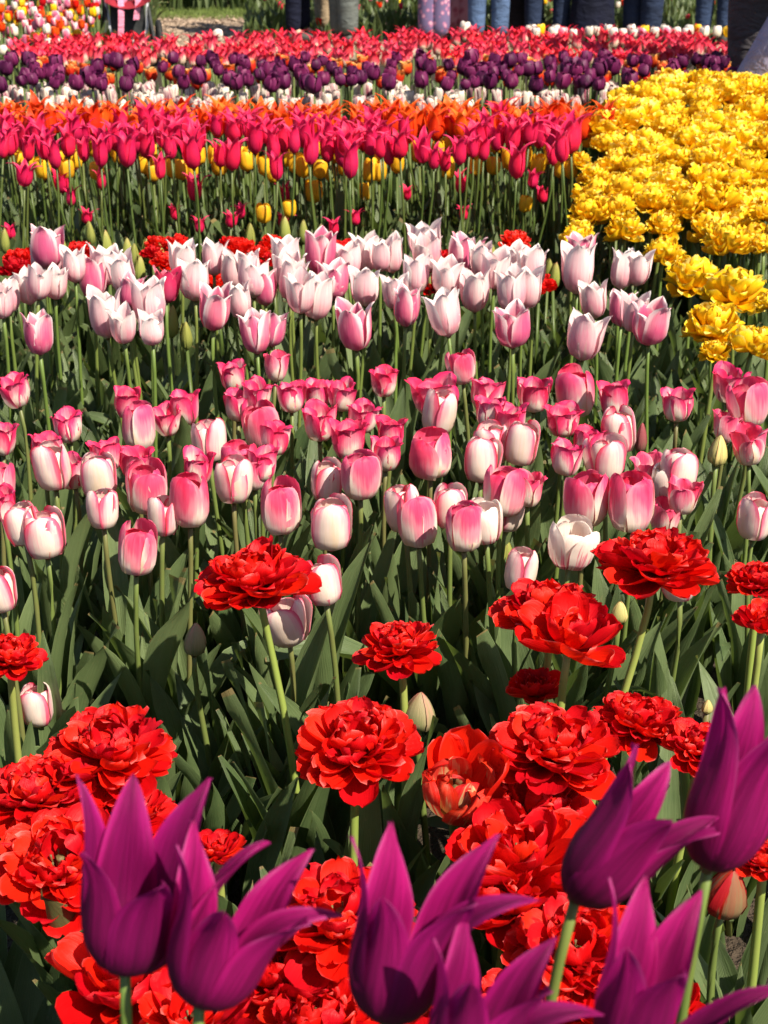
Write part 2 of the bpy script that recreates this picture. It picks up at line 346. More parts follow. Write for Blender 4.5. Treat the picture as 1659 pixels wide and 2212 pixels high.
petals_of('hero_reflex', 'purple', REFLEX, .100, .0190, .0185, n=2, nu=11, nv=18, ruffle=.0014, crumple=.0012, keel=.05, bend=.2)
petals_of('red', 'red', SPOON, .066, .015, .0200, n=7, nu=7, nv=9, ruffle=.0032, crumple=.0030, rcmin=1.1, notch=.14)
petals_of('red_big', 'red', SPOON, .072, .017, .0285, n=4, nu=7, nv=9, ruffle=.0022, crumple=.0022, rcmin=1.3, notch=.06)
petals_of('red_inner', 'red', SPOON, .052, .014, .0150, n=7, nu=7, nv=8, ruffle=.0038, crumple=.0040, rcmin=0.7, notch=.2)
petals_of('yellow', 'yellow', SPOON, .054, .015, .0235, n=7, nu=7, nv=7, ruffle=.0040, crumple=.0036, rcmin=1.2, notch=.16)
petals_of('yellow_inner', 'yellow', SPOON, .044, .013, .0170, n=6, nu=7, nv=7, ruffle=.0045, crumple=.0045, rcmin=0.8, notch=.25)
for k in ('bud_green', 'bud_olive', 'bud_yellow', 'bud_dark', 'bud_red'):
    petals_of(k, k, BUD, .052, .0165, .021, n=2, nu=6, nv=8)
petals_of('cream_red', 'cream_red', CLOSED, .052, .024, .024, n=4, ruffle=.002, crumple=.003)

# ------------------------------------------------------------------ leaves
def leaf_geo(seed, L=.275, Wd=.032, nu=5, nv=11, bendk=None):
    g = random.Random(seed)
    a0, a1 = g.uniform(.02, .18), (g.uniform(.0, .55) if bendk is None else bendk)
    if g.random() < .12 and bendk is None: a1 += 1.0
    wav, k, ph = g.uniform(.002, .009), g.uniform(5, 10), g.uniform(0, 6.28)
    tw, sw = g.uniform(-.9, .9), g.uniform(-.25, .25)
    v = np.linspace(0, 1, nv); ds = L / (nv - 1)
    x = z = 0.0; P, UV = [], []
    w = curve([(0, .5), (.12, .72), (.32, 1.0), (.5, .96), (.7, .72), (.86, .40), (.95, .17), (1, .015)], v) * Wd * g.uniform(.85, 1.2)
    for i in range(nv):
        a = a0 + a1 * v[i] ** 1.7
        if i: x += math.sin(a) * ds; z += math.cos(a) * ds
        fold = (1.15 * (1 - v[i]) + .38)
        for j in range(nu):
            u = -1 + 2 * j / (nu - 1)
            y = w[i] * u * math.cos(fold * abs(u) * .7)
            d = w[i] * abs(u) * math.sin(fold * abs(u) * .7) * .9
            d += wav * abs(u) ** 1.5 * math.sin(k * v[i] + ph + (2.4 if u > 0 else 0)) * min(1, 2 * v[i])
            px, pz = x - d * math.cos(a), z + d * math.sin(a)
            t = tw * v[i]
            py = y * math.cos(t) + sw * L * v[i] ** 2 * .5; px += y * math.sin(t) * .8
            P.append((px, py, pz)); UV.append(((u + 1) / 2, v[i]))
    return np.array(P), grid_faces(nv, nu), np.array(UV)
LEAF_GEO = [leaf_geo(100 + i) for i in range(14)]
LEAVES = [mesh('leaf', g, f, M['leaf'], uv) for g, f, uv in LEAF_GEO]
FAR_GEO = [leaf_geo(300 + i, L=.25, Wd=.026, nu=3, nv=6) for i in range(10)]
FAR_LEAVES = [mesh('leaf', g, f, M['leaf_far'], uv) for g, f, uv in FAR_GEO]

def leaf_mass(name, pts, geo, m, label, cat='foliage', smin=.7, smax=1.15, zjit=.02):
    V, F, U = [], [], []; n = 0
    for (px, py) in pts:
        g, f, uv = geo[RNG.integers(len(geo))]
        s = RNG.uniform(smin, smax); a = RNG.uniform(0, 6.283); tl = RNG.uniform(-.1, .18)
        ct, st = math.cos(tl), math.sin(tl); ca, sa = math.cos(a), math.sin(a)
        x, y, z = g[:, 0] * ct + g[:, 2] * st, g[:, 1], -g[:, 0] * st + g[:, 2] * ct
        V.append(np.stack([(x * ca - y * sa) * s + px, (x * sa + y * ca) * s + py, z * s - zjit * RNG.random()], 1))
        F.append(np.array(f) + n); U.append(uv); n += len(g)
    o = obj(name, mesh(name, np.concatenate(V), np.concatenate(F), m, np.concatenate(U)))
    return tag(o, label, cat, kind='stuff')

# ------------------------------------------------------------------ stems and flower cores
def tube(pts, rad, n=7):
    V, F = [], []
    for i, p in enumerate(pts):
        p = Vector(p); d = (Vector(pts[min(i + 1, len(pts) - 1)]) - Vector(pts[max(i - 1, 0)])).normalized()
        q = d.to_track_quat('Z', 'Y'); r = rad[i] if hasattr(rad, '__len__') else rad
        for j in range(n):
            a = 2 * math.pi * j / n
            V.append(p + q @ Vector((math.cos(a) * r, math.sin(a) * r, 0)))
    for i in range(len(pts) - 1):
        for j in range(n):
            F.append((i * n + j, i * n + (j + 1) % n, (i + 1) * n + (j + 1) % n, (i + 1) * n + j))
    F.append(tuple(range(n - 1, -1, -1))); F.append(tuple((len(pts) - 1) * n + j for j in range(n)))
    return V, F
def add_stem(parent, top, rad, m, bow=None, n=7, rings=8, axis=None):
    top = Vector(top); b = Vector(bow) if bow else Vector((random.uniform(-.012, .012), random.uniform(-.012, .012), 0))
    c1 = Vector((0, 0, top.z * .45)) + b
    c2 = (top - (axis or Vector((0, 0, 1))) * top.z * .25) if axis else top * .75 + Vector((0, 0, 0)) + b * .8
    pts = []
    for i in range(rings):
        t = i / (rings - 1)
        pts.append(c1 * (3 * t * (1 - t) ** 2) + c2 * (3 * t * t * (1 - t)) + top * t ** 3)
    v, f = tube(pts, [rad * (1.12 - .2 * i / (rings - 1)) for i in range(rings)], n)
    return obj('stem', mesh('stem', v, f, m), parent)
def core_mesh():
    v, f = tube([(0, 0, -.003), (0, 0, .002), (0, 0, .018), (0, 0, .024)], [.004, .0055, .0035, .0045], 6)
    for k in range(6):
        a = k * math.pi / 3
        v2, f2 = tube([(math.cos(a) * .004, math.sin(a) * .004, 0), (math.cos(a) * .009, math.sin(a) * .009, .014), (math.cos(a) * .010, math.sin(a) * .010, .024)], [.0006, .0006, .0014], 4)
        n = len(v); v = v + v2; f = f + [tuple(i + n for i in q) for q in f2]
    return mesh('flower', v, f, M['core'])
CORE = core_mesh()

def petal_set(kind):
    """local placements (mesh, rotation, scale) of one flower's petals"""
    r = random; out = []
    if kind in ('red', 'yellow', 'red_loose'):
        if kind == 'red':
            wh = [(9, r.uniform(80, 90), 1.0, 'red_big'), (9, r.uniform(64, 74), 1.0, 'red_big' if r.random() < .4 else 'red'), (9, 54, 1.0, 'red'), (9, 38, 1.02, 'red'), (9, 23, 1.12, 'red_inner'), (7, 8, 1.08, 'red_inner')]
        elif kind == 'red_loose':
            wh = [(6, 62, 1.05, 'red_big'), (6, 42, 1.0, 'red_big'), (6, 26, .95, 'red'), (5, 10, .9, 'red_inner')]
        else:
            wh = [(7, 76, 1.0, 'yellow'), (7, 56, 1.04, 'yellow'), (7, 38, 1.06, 'yellow'), (6, 22, 1.15, 'yellow_inner'), (5, 8, 1.15, 'yellow_inner')]
        for w, (n, tilt, s, key) in enumerate(wh):
            o = r.uniform(0, 360)
            for k in range(n):
                out.append((r.choice(PET[key]), (R(r.gauss(0, 7)), R(tilt + r.gauss(0, 7)), R(o + k * 360 / n + r.gauss(0, 7))), s * r.uniform(.88, 1.08)))
        return out
    o = r.uniform(0, 120)
    gape = max(0, r.gauss(0, 4)) if kind in ('tri_pink', 'tri_pale', 'tri_white') else 0
    flare = gape if gape else {'lily_pale': 2, 'lily_pink': 2, 'lily_deep': 3, 'magenta': max(0, r.gauss(4, 3))}.get(kind, 0)
    if kind.endswith('flared'): flare = 3
    for ring in (0, 1):
        for k in range(3):
            ph = o + ring * 60 + k * 120 + r.gauss(0, 4)
            tl = (flare if ring == 0 else flare * .4) + r.gauss(0, 2.2 if flare else 1.2)
            s = (1.02 if ring == 0 else .91) * r.uniform(.95, 1.03)
            out.append((r.choice(PET[kind]), (R(r.gauss(0, 2.0)), R(tl), R(ph)), (s, s, s * r.uniform(.95, 1.05))))
    return out

def joined_head(kind, mat):
    V, F, U = [], [], []; n = 0
    for me, rot, s in petal_set(kind):
        m4 = Matrix.LocRotScale(Vector(), Euler(rot), Vector(s) if hasattr(s, '__len__') else Vector((s, s, s)))
        co = np.zeros(len(me.vertices) * 3); me.vertices.foreach_get('co', co); co = co.reshape(-1, 3)
        A = np.array(m4); V.append(co @ A[:3, :3].T + A[:3, 3])
        F += [tuple(i + n for i in p.vertices) for p in me.polygons]
        uv = np.zeros((len(co), 2)); li = np.zeros(len(me.loops), dtype=np.int32); me.loops.foreach_get('vertex_index', li)
        lu = np.zeros(len(me.loops) * 2); me.uv_layers[0].data.foreach_get('uv', lu); uv[li] = lu.reshape(-1, 2); U.append(uv)
        n += len(co)
    return mesh('flower', np.concatenate(V), F, mat, np.concatenate(U))

def plant(name, head_c, axis, size, L, kind, stem_r, stem_m, leaves=0, leafset=None, base_off=None, pset=None, spin=None, leaf_s=(.75, 1.15), bow=None, head=None, rings=8, sn=7):
    """one tulip: Empty at its foot > stem, leaf, flower (> petal)"""
    axis = Vector(axis).normalized()
    hb = Vector(head_c) - axis * (L * size[2] * .5)
    off = base_off if base_off is not None else (random.uniform(-.02, .02), random.uniform(-.015, .03))
    foot = Vector((hb.x + off[0], hb.y + off[1], 0))
    root = obj(name, None, loc=foot); root.empty_display_size = .02
    top = hb - foot
    add_stem(root, top + axis * .003, stem_r, stem_m, bow, axis=axis, rings=rings, n=sn)
    q = axis.to_track_quat('Z', 'Y').to_euler()
    rz = spin if spin is not None else random.uniform(0, 6.28)
    mrot = (Vector((0, 0, 1)).rotation_difference(axis).to_matrix() @ Matrix.Rotation(rz, 3, 'Z')).to_euler()
    if head is not None:
        obj('flower', head, root, top, mrot, size)
    else:
        fl = obj('flower', CORE, root, top, mrot, size)
        for me, rot, s in (pset or petal_set(kind)):
            obj('petal', me, fl, (0, 0, 0), rot, s)
    o = random.uniform(0, 360)
    for k in range(leaves):
        me = random.choice(leafset or LEAVES); s = random.uniform(*leaf_s)
        ph = R(o + k * 360 / leaves + random.uniform(-35, 35))
        obj('leaf', me, root, (math.cos(ph) * .006, math.sin(ph) * .006, .005 + .03 * k * random.random()), (0, R(random.uniform(-3, 9)), ph), (s * random.uniform(.8, 1.1), s * random.uniform(.6, 1.12), s))
    return root
def lean(deg, az=None):
    az = random.uniform(0, 6.28) if az is None else az
    return Vector((math.sin(R(deg)) * math.cos(az), math.sin(R(deg)) * math.sin(az), math.cos(R(deg))))

def scatter(n, x0, x1, yf, mind):
    """picture positions with a minimum spacing; yf(x) gives (top, bottom)"""
    pts = []; tries = 0
    while len(pts) < n and tries < n * 60:
        tries += 1
        x = random.uniform(x0, x1); a, b = yf(x); y = random.uniform(a, b)
        if all(abs(x - q[0]) > mind or abs(y - q[1]) > mind * .45 for q in pts[-400:]): pts.append((x, y))
    return pts

# ================================================================== THE GROUND
def sheet(name, pts, z, m, label):
    o = obj(name, mesh(name, [(x, y, z) for x, y in pts], [tuple(range(len(pts)))], m, smooth=False))
    return tag(o, label, None, kind='structure')
sheet('ground', [(-900, -60), (900, -60), (900, 2000), (-900, 2000)], 0, M['soil'], 'dark garden soil of the tulip field')
sheet('path', [(-30, 10.7), (30, 10.7), (30, 13.9), (-30, 13.9)], .004, M['mulch'], 'tan bark mulch path crossing behind the tulip beds')
sheet('lawn', [(-30, 13.9), (30, 13.9), (30, 15.0), (-30, 15.0)], .006, M['grass'], 'strip of short grass beyond the mulch path')
# loose bark chips and grass blades
V, F = [], []
for i in range(5200):
    x, y = random.uniform(-2.4, -.6), random.uniform(10.7, 14.0)
    a, l, w, t = random.uniform(0, 6.28), random.uniform(.015, .05), random.uniform(.008, .02), random.uniform(-.4, .4)
    n = len(V)
    for sx, sy in ((-1, -1), (1, -1), (1, 1), (-1, 1)):
        dx, dy = sx * l / 2, sy * w / 2
        V.append((x + dx * math.cos(a) - dy * math.sin(a), y + dx * math.sin(a) + dy * math.cos(a), .014 + dx * t))
    F.append((n, n + 1, n + 2, n + 3))
tag(obj('bark_chips', mesh('bark_chips', V, F, plain_mat('bark_chip', (0.30, 0.22, 0.16), 0.9, .35, 9.0), smooth=False)), 'loose tan bark chips covering the path', 'mulch', kind='stuff')
V, F = [], []
for i in range(9000):
    x = random.uniform(-2.8, -.7); y = random.uniform(13.7, 15.0) if i % 6 else random.uniform(11.2, 12.2)
    if y < 12.5: x = random.uniform(-2.1, -1.62)
    a, h = random.uniform(0, 6.28), random.uniform(.02, .05); n = len(V)
    V += [(x - .004 * math.cos(a), y - .004 * math.sin(a), 0), (x + .004 * math.cos(a), y + .004 * math.sin(a), 0), (x + random.uniform(-.02, .02), y + random.uniform(-.02, .02), h)]
    F.append((n, n + 1, n + 2))
tag(obj('grass', mesh('grass', V, F, plain_mat('grass_blade', (0.10, 0.14, 0.03), 0.7, .3, 4.0), smooth=False)), 'short green grass along the mulch path', 'grass', kind='stuff')

# ================================================================== PURPLE LILY-FLOWERED TULIPS IN FRONT
def hero(base, tip, h, label, petals, Lpx=None, stem_to=None, back=8):
    """base/tip: picture positions of the flower's foot and tip; petals: (phi, kind, tilt, length, roll)"""
    p, s = on_height(*base, h)
    ax = Vector((tip[0] - base[0], 0, base[1] - tip[1])); ln = ax.length / s
    ax.normalize(); ax = (ax + Vector((0, math.tan(R(back)), 0))).normalized()
    L = ln / 1.0; k = L / .105
    foot = Vector((p.x + stem_to[0], p.y + stem_to[1], 0))
    root = obj('purple_tulip', None, loc=foot); top = p - foot
    add_stem(root, top + ax * .003, .0031, M['stem'], axis=(ax * .5 + Vector((0, 0, 1))).normalized(), bow=(0, 0, 0), n=10, rings=14)
    rot = Vector((0, 0, 1)).rotation_difference(ax).to_euler()
    kw = k * .95
    fl = obj('flower', CORE, root, top, rot, (kw, kw, k))
    for i, (phi, kind, tilt, ls, roll) in enumerate(petals):
        me = PET['hero_reflex'][i % 2] if kind == 'r' else PET['hero'][i % 6]
        obj('petal', me, fl, (0, 0, 0), (R(roll), R(tilt), R(phi)), (1, 1, ls))
    for q in range(3):
        ph = random.uniform(0, 6.28)
        obj('leaf', random.choice(LEAVES), root, (0, 0, .02), (0, R(4), ph), (1.3, 1.5, 1.35))
    return tag(root, label, 'tulip', 'purple lily-flowered tulips in front')
def six(off, t_out=0, t_in=0, special=None):
    out = []
    for k in range(3): out.append([off + k * 120, 'h', t_out + random.gauss(0, 2), random.uniform(.92, 1.03), random.gauss(0, 3)])
    for k in range(3): out.append([off + 60 + k * 120, 'h', t_in + random.gauss(0, 2), random.uniform(.95, 1.06), random.gauss(0, 3)])
    for i, sp_ in (special or {}).items():
        for j, v_ in enumerate(sp_):
            if v_ is not None: out[i][j] = v_
    return out
hero((268, 2088), (322, 1690), .72, 'leftmost purple pointed tulip with four upright tips, in front of red blooms',
     six(-132, 6, 4, {1: (-4, 'h', 24, 1.02, -6), 0: (None, None, 5, .84, None), 3: (-62, None, 9, .80, None), 4: (50, None, 12, 1.05, None), 5: (165, None, 6, 1.04, None)}), stem_to=(.0, .0))
hero((428, 2160), (540, 1800), .72, 'purple tulip right beside the leftmost one, one long petal curling out right',
     six(-104, 6, 5, {1: (2, 'r', -2, 1.0, None), 0: (None, None, 4, .82, None), 3: (-46, None, 14, .95, None), 4: (40, None, 14, 1.02, None)}), stem_to=(-.005, .0))
hero((832, 2195), (908, 1785), .72, 'tall purple tulip at bottom centre with a petal arching right',
     six(-118, 4, 4, {1: (4, 'r', -2, 1.05, None), 0: (None, None, 3, .86, None), 3: (-58, None, 7, .96, None), 4: (35, None, 12, 1.06, None)}), stem_to=(-.01, 0))
hero((985, 2335), (1080, 1990), .72, 'low purple tulip cut by the bottom edge beside the tall centre one',
     six(-112, 7, 6, {1: (2, 'r', 6, 1.0, None), 0: (None, None, 6, .92, None), 4: (40, None, 14, 1.0, None)}), stem_to=(-.01, 0))
hero((1239, 1938), (1425, 1650), .72, 'purple tulip leaning right on a visible straight stem, over red blooms',
     six(-98, 1, 1, {1: (14, 'h', 12, 1.0, None), 3: (-30, None, 6, .98, None), 5: (205, 'h', 2, 1.02, None)}), stem_to=(-.012, .0), back=2)
hero((1528, 1873), (1632, 1500), .72, 'highest purple tulip, at the right edge above a half open bud',
     six(-92, 0, 0, {3: (-30, None, 2, 1.02, None), 1: (28, None, 4, 1.0, None)}), stem_to=(-.012, .0))
hero((1345, 2280), (1420, 1925), .72, 'wide open purple tulip at the bottom right corner with spread pointed petals',
     six(-132, 8, 4, {1: (-8, 'h', 34, 1.0, None), 3: (-74, None, 8, .92, None), 2: (105, None, 10, 1.02, None), 4: (50, None, 14, 1.04, None)}), stem_to=(0, 0))

# ================================================================== RED DOUBLE TULIPS
REDS = [  # x, y, width, height of head, lean, label, loose
 (552, 1232, 262, .47, (-.10, -.05), 'large red double tulip on a bent pale stem, left of centre', 0),
 (22, 1408, 150, .40, (.1, -.1), 'red double tulip cut by the left edge, alone above green leaves', 0),
 (232, 1608, 280, .40, (0, -.12), 'broad red double tulip uppermost of the cluster at lower left', 0),
 (770, 1598, 255, .42, (.02, -.25), 'red double tulip on a pale stem standing alone at centre', 0),
 (862, 1383, 195, .43, (-.1, .05), 'smaller red double tulip right of the large bent one, above the centre bloom', 0),
 (1418, 1196, 268, .50, (.03, .08), 'flat wide red double tulip on a curved pale stem, highest at right', 0),
 (1186, 1302, 245, .46, (-.05, .0), 'ruffled red double tulip rising behind another red bloom at right', 0),
 (1234, 1366, 225, .46, (.1, -.05), 'red double tulip with smooth broad outer petals in front of ruffled one', 1),
 (1640, 1246, 150, .45, (0, 0), 'red double tulip cut by the right edge, upper of two', 0),
 (1648, 1335, 125, .44, (0, 0), 'red double tulip cut by the right edge, lower of two', 1),
 (1158, 1480, 120, .37, (-.1, 0), 'small red double tulip peeping between the stems of two blooms', 1),
 (1197, 1600, 278, .42, (0, -.15), 'biggest round red double tulip in the right cluster', 0),
 (1385, 1546, 195, .40, (.1, 0), 'red double tulip right behind the biggest round red one', 0),
 (1520, 1605, 165, .40, (.1, -.1), 'red double tulip touching the highest purple tulip', 0),
 (70, 1705, 200, .38, (-.1, -.1), 'red double tulip at the left edge below the broad one', 0),
 (130, 1850, 235, .38, (.1, -.25), 'red double tulip with a dark open heart at lower left', 0),
 (275, 1745, 165, .36, (0, 0), 'red double tulip half hidden behind the leftmost purple tips', 0),
 (470, 1830, 100, .35, (0, 0), 'small red double tulip between the two left purple tulips', 1),
 (1150, 1735, 225, .37, (0, -.1), 'red double tulip right of the half open red and cream bud', 0),
 (1120, 1835, 260, .37, (-.1, -.1), 'red tulip with large smooth petals left of the leaning purple one', 1),
 (1090, 1935, 220, .35, (0, -.15), 'red tulip below the smooth petalled one, behind the centre purple petal', 1),
 (735, 1965, 265, .38, (-.05, -.1), 'red double tulip behind the tall centre purple tulip, at its left', 0),
 (610, 2085, 310, .33, (0, 0), 'shaded red double tulip low between the purple tulips', 0),
 (270, 2090, 300, .36, (0, -.05), 'wide open red tulip with huge petals behind the leftmost purple stem', 1),
 (420, 2190, 230, .36, (0, 0), 'red tulip at the bottom edge below the second purple tulip', 1),
 (1250, 2050, 260, .35, (0, -.3), 'red tulip with streaked heart behind the leaning purple stem', 0),
 (1275, 1940, 175, .34, (.1, 0), 'small red tulip below the leaning purple flower', 1),
 (690, 2190, 240, .33, (0, 0), 'red tulip in shade at the bottom edge left of centre purple', 0),
 (1400, 2190, 240, .33, (0, 0), 'red tulip under the wide open purple tulip at bottom right', 1),
 (1652, 1850, 110, .38, (0, 0), 'red tulip cut by the right edge beside the half open bud', 0),
 (900, 2100, 210, .33, (0, 0), 'red tulip showing between the two centre purple tulips', 0),
 (1170, 2160, 240, .32, (0, 0), 'dark red tulip behind the low purple tulip at the bottom', 0),
]
STEMS = {0: (.040, -.005), 3: (.0, .0), 4: (.0, 0), 5: (-.075, -.03)}
for i, (x, y, w, h, ln, lab, loose) in enumerate(REDS):
    p, s = on_height(x, y, h)
    k = w / s / (.110 if y > 1690 else .118 if loose else .140 if y < 1450 else .127)
    ax = Vector((ln[0], ln[1], 1))
    zf = (.70 if not loose else .85) * random.uniform(.92, 1.08)
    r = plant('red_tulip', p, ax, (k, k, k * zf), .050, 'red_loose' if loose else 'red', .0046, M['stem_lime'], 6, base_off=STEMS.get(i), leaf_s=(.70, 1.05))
    tag(r, lab, 'tulip', 'red double tulips')

# half open and closed buds
def bud(x, y, w, hgt, h, kind, lab, ax=(0, 0, 1), name='tulip_bud', leaves=2):
    p, s = on_height(x, y, h); k = w / s / .034; kz = hgt / s / .050
    ps = [(random.choice(PET[kind]), (0, R(random.gauss(0, 1)), R(o + q * 120)), 1.0 if o == 0 else .93) for o in (0, 60) for q in range(3)]
    r = plant(name, p, ax, (k, k, kz), .052, kind, .0040, M['stem_brown'], leaves, pset=ps)
    return tag(r, lab, 'tulip bud', 'closed tulip buds')
bud(421, 1380, 50, 78, .30, 'bud_olive', 'drooping green brown bud with a dark red tip, left of centre', (.1, -.05, 1))
bud(907, 1536, 74, 90, .34, 'bud_olive', 'fat olive and pink closed bud right of the centre red bloom', (.05, 0, 1))
bud(1338, 1322, 37, 50, .33, 'bud_yellow', 'small yellowish bud under the flat wide red bloom', (0, 0, 1))
bud(1552, 973, 43, 68, .40, 'bud_yellow', 'yellow green bud with red edges standing among pink tulips at right', (.05, 0, 1))
bud(1385, 945, 28, 65, .38, 'bud_dark', 'slim dark red closed bud among pink tulips at right', (.02, 0, 1))
bud(1094, 1200, 36, 75, .28, 'bud_green', 'green leafy bud just left of the white feathered tulip')
bud(1528, 1526, 26, 32, .38, 'bud_yellow', 'tiny cream bud tip poking above a red bloom at right')
bud(1570, 1925, 95, 120, .35, 'bud_red', 'dull red and olive bud half open under the highest purple tulip', (.1, -.1, 1))
# opening red and cream flower
p, s = on_height(985, 1695, .39); k = 165 / s / .058
ps = [(PET['cream_red'][i % 4], (R(random.gauss(0, 5)), R(10 + random.gauss(0, 8)), R(i * 60 + random.gauss(0, 8))), random.uniform(.7, .9)) for i in range(6)]
ps += [(PET['cream_red'][i % 4], (R(random.gauss(0, 9)), R(-4 + random.gauss(0, 6)), R(i * 72 + 20)), .62) for i in range(5)]
ps += [(PET['red_big'][1], (0, R(24), R(100)), .95), (PET['red_big'][2], (0, R(30), R(160)), .9), (PET['red_big'][0], (R(5), R(30), R(205)), .8)]
tag(plant('red_tulip', p, (.02, -.42, 1), (k, k, k), .06, 'red', .0046, M['stem'], 3, pset=ps, base_off=(.02, .02)), 'half open red and cream tulip with curled inner petals at centre', 'tulip', 'red double tulips')

# ================================================================== PINK AND WHITE TULIPS
# crop coordinates: T = left half, U = right half of the row, Q/P = left/right of the strip below it
ORG = {'T': (0, 740.6), 'U': (829.5, 740.6), 'Q': (0, 1124.6), 'P': (829.5, 1124.6), 'E': (0, 466.3), 'F': (829.5, 466.3), 'C': (0, 219.4), 'D': (829.5, 219.4)}
TRI = """T o 66 205 130 180;T o 295 355 130 150;T o 14 412 60 165;T o 550 257 125 130;T o 800 280 130 170;T o 720 330 120 165;T o 1005 140 100 140;T q 1195 100 95 145
T o 1025 268 120 165;T o 1110 225 100 90;T o 1257 230 120 155;T o 1375 220 100 110;T o 1478 225 110 155;T o 1660 163 120 146;T o 1378 340 150 170;T o 1505 410 160 190
T o 1570 320 110 150;T p 600 370 150 190;T p 1130 360 160 195;T w 900 425 145 185;T o 1190 410 90 150;T o 1135 520 80 140;T o 200 455 120 150;T w 230 540 160 195
T o 310 555 90 170;T o 460 480 130 110;T w 430 585 155 210;T o 590 520 150 150;T w 445 720 140 145;T p 635 630 175 215;T o 855 540 115 155;T p 820 685 180 220
T w 705 750 130 165;T p 1034 510 150 130;T w 1010 595 160 185;T q 1100 560 90 150;T o 1672 478 120 155;T w 1410 600 140 170;T p 1555 577 175 195;T p 1213 715 185 240
T w 1430 787 188 215;T w 95 785 150 200;T w 193 830 180 200;T p 593 895 178 220;Q w 1395 270 145 205;Q w 1237 430 190 200;Q w 0 300 60 140;Q w 160 800 60 95;T p 0 600 40 90;T o 0 690 30 180
U p 335 100 115 160;U o 222 230 200 150;U w 240 305 155 220;U o 445 220 140 155;U o 652 218 145 160;U o 775 330 160 150;U p 832 220 170 205;U o 992 240 140 165;U o 1268 265 135 150;U o 1487 180 140 165
U p 1575 262 165 190;U o 460 300 120 120;U o 545 335 140 110;U o 30 390 130 140;U p 205 490 190 180;U w 468 440 145 170;U w 425 510 155 190;U w 595 440 150 180;U w 1015 385 155 185;U o 790 495 125 190
U o 880 430 80 90;U w 955 500 155 180;U q 1145 550 100 130;U w 1270 550 160 170;U c 1222 607 120 155;U q 1290 660 85 130;U p 879 680 195 220;U p 1064 695 205 235;U p 520 645 185 200;U q 620 630 100 120
U w 85 715 165 205;U p 145 775 175 225;U w 290 710 150 195;U p 345 800 165 215;U c 440 775 130 195;U q 1480 360 80 160;U q 1575 440 155 190;U w 1605 760 150 190;U f 810 870 185 190;P w 590 220 140 100;P w 1275 262 150 90;U q 1215 745 80 80;U w 535 735 70 60"""
PLACED = []
TRI_KIND = {'o': ('tri_open_flared', 'tri_open'), 'q': ('tri_pink_flared', 'tri_pink'), 'p': ('tri_pink', None), 'w': ('tri_pale', None), 'c': ('tri_white', None), 'f': ('tri_white', None)}
LOOK = {'o': 'open deep pink tulip with a white base', 'q': 'half open pink tulip', 'p': 'closed egg-shaped pink tulip', 'w': 'closed pale tulip with pink edges', 'c': 'slim creamy white tulip', 'f': 'white tulip feathered with dark pink'}
def items(txt):
    for ln in txt.replace('\n', ';').split(';'):
        a = ln.split()
        if not a: continue
        ox, oy = ORG[a[0]]
        x, y, w, h = map(float, a[2:6])
        yield a[1], x / 2 + ox, y / 2 + oy, w / 2, h / 2
LOWER = {(1237, 430): .35, (160, 800): .24, (1275, 262): .37, (590, 220): .38, (535, 735): .36, (1215, 745): .38, (810, 870): .40}
for c, x, y, w, hg in items(TRI):
    h = .42 + random.uniform(-.015, .015)
    for (qx, qy), hh in LOWER.items():
        if any(abs(qx / 2 + ox - x) < .6 and abs(qy / 2 + oy - y) < .6 for ox, oy in ORG.values()): h = hh
    p, s = on_height(x, y, h); kind = TRI_KIND[c][0]
    flare = kind.endswith('flared')
    kx = w / s / (.060 if flare else .0575); kz = max(.85, min(1.25, hg / s / .060 / 1.0))
    kx = max(.75, min(1.3, kx)); kz = max(kx * .85, min(kx * 1.15, kz))
    ax = lean(random.uniform(1, 9))
    r = plant('pink_tulip', p, ax, (kx, kx, kz), .064, kind, .0037, M['stem_brown'], 5)
    PLACED.append((r, LOOK[c], x, y, 'pink and white tulips'))

# ================================================================== BLUSH LILY-FLOWERED TULIPS
LIL = """E r 205 135 150 170;E b 35 345 90 200;E b 120 310 90 220;E b 170 290 100 180;E b 240 290 90 170;E b 320 210 110 185;E r 400 270 130 200;E b 525 250 120 160;E b 455 425 150 200;E b 530 475 80 160
E b 645 375 165 205;E b 655 490 120 130;E d 720 300 100 180;E b 790 190 120 180;E b 840 280 140 160;E b 925 180 110 170;E b 1010 235 120 180;E b 1075 230 110 160;E r 925 400 140 190;E b 1035 370 110 150;E r 1140 310 110 180
E b 1240 175 130 160;E b 1265 280 130 200;E b 1295 335 130 190;E b 1370 350 140 220;E r 1385 160 140 180;E b 1580 160 120 180;E b 1575 310 140 150;E r 1105 505 130 190;E r 1180 490 70 140;E r 1530 480 150 240;E r 165 510 130 190;E r 565 330 80 130;E b 5 370 90 180;E b 1645 170 90 170
F b 30 170 110 190;F b 175 110 150 160;F b 190 160 130 160;F b 140 250 120 180;F b 45 330 80 170;F r 100 390 125 180;F b 265 420 150 190;F r 345 170 140 210;F b 420 190 110 150;F b 395 325 130 190;F b 550 325 140 200;F r 555 480 165 170;F b 565 205 120 170;F b 640 225 130 180
F b 835 230 150 200;F r 850 140 120 90;F b 905 360 120 170;F b 1030 230 120 190;F b 1100 225 110 170;F b 870 520 165 200;F r 1032 400 100 160;F b 1080 420 120 180;F r 1148 470 160 170"""
LIL_KIND = {'b': 'lily_pale', 'r': 'lily_pink', 'd': 'lily_deep'}
LIL_LOOK = {'b': 'white blush tulip with pointed petals', 'r': 'rose pink tulip with white pointed tips', 'd': 'crimson pointed tulip'}
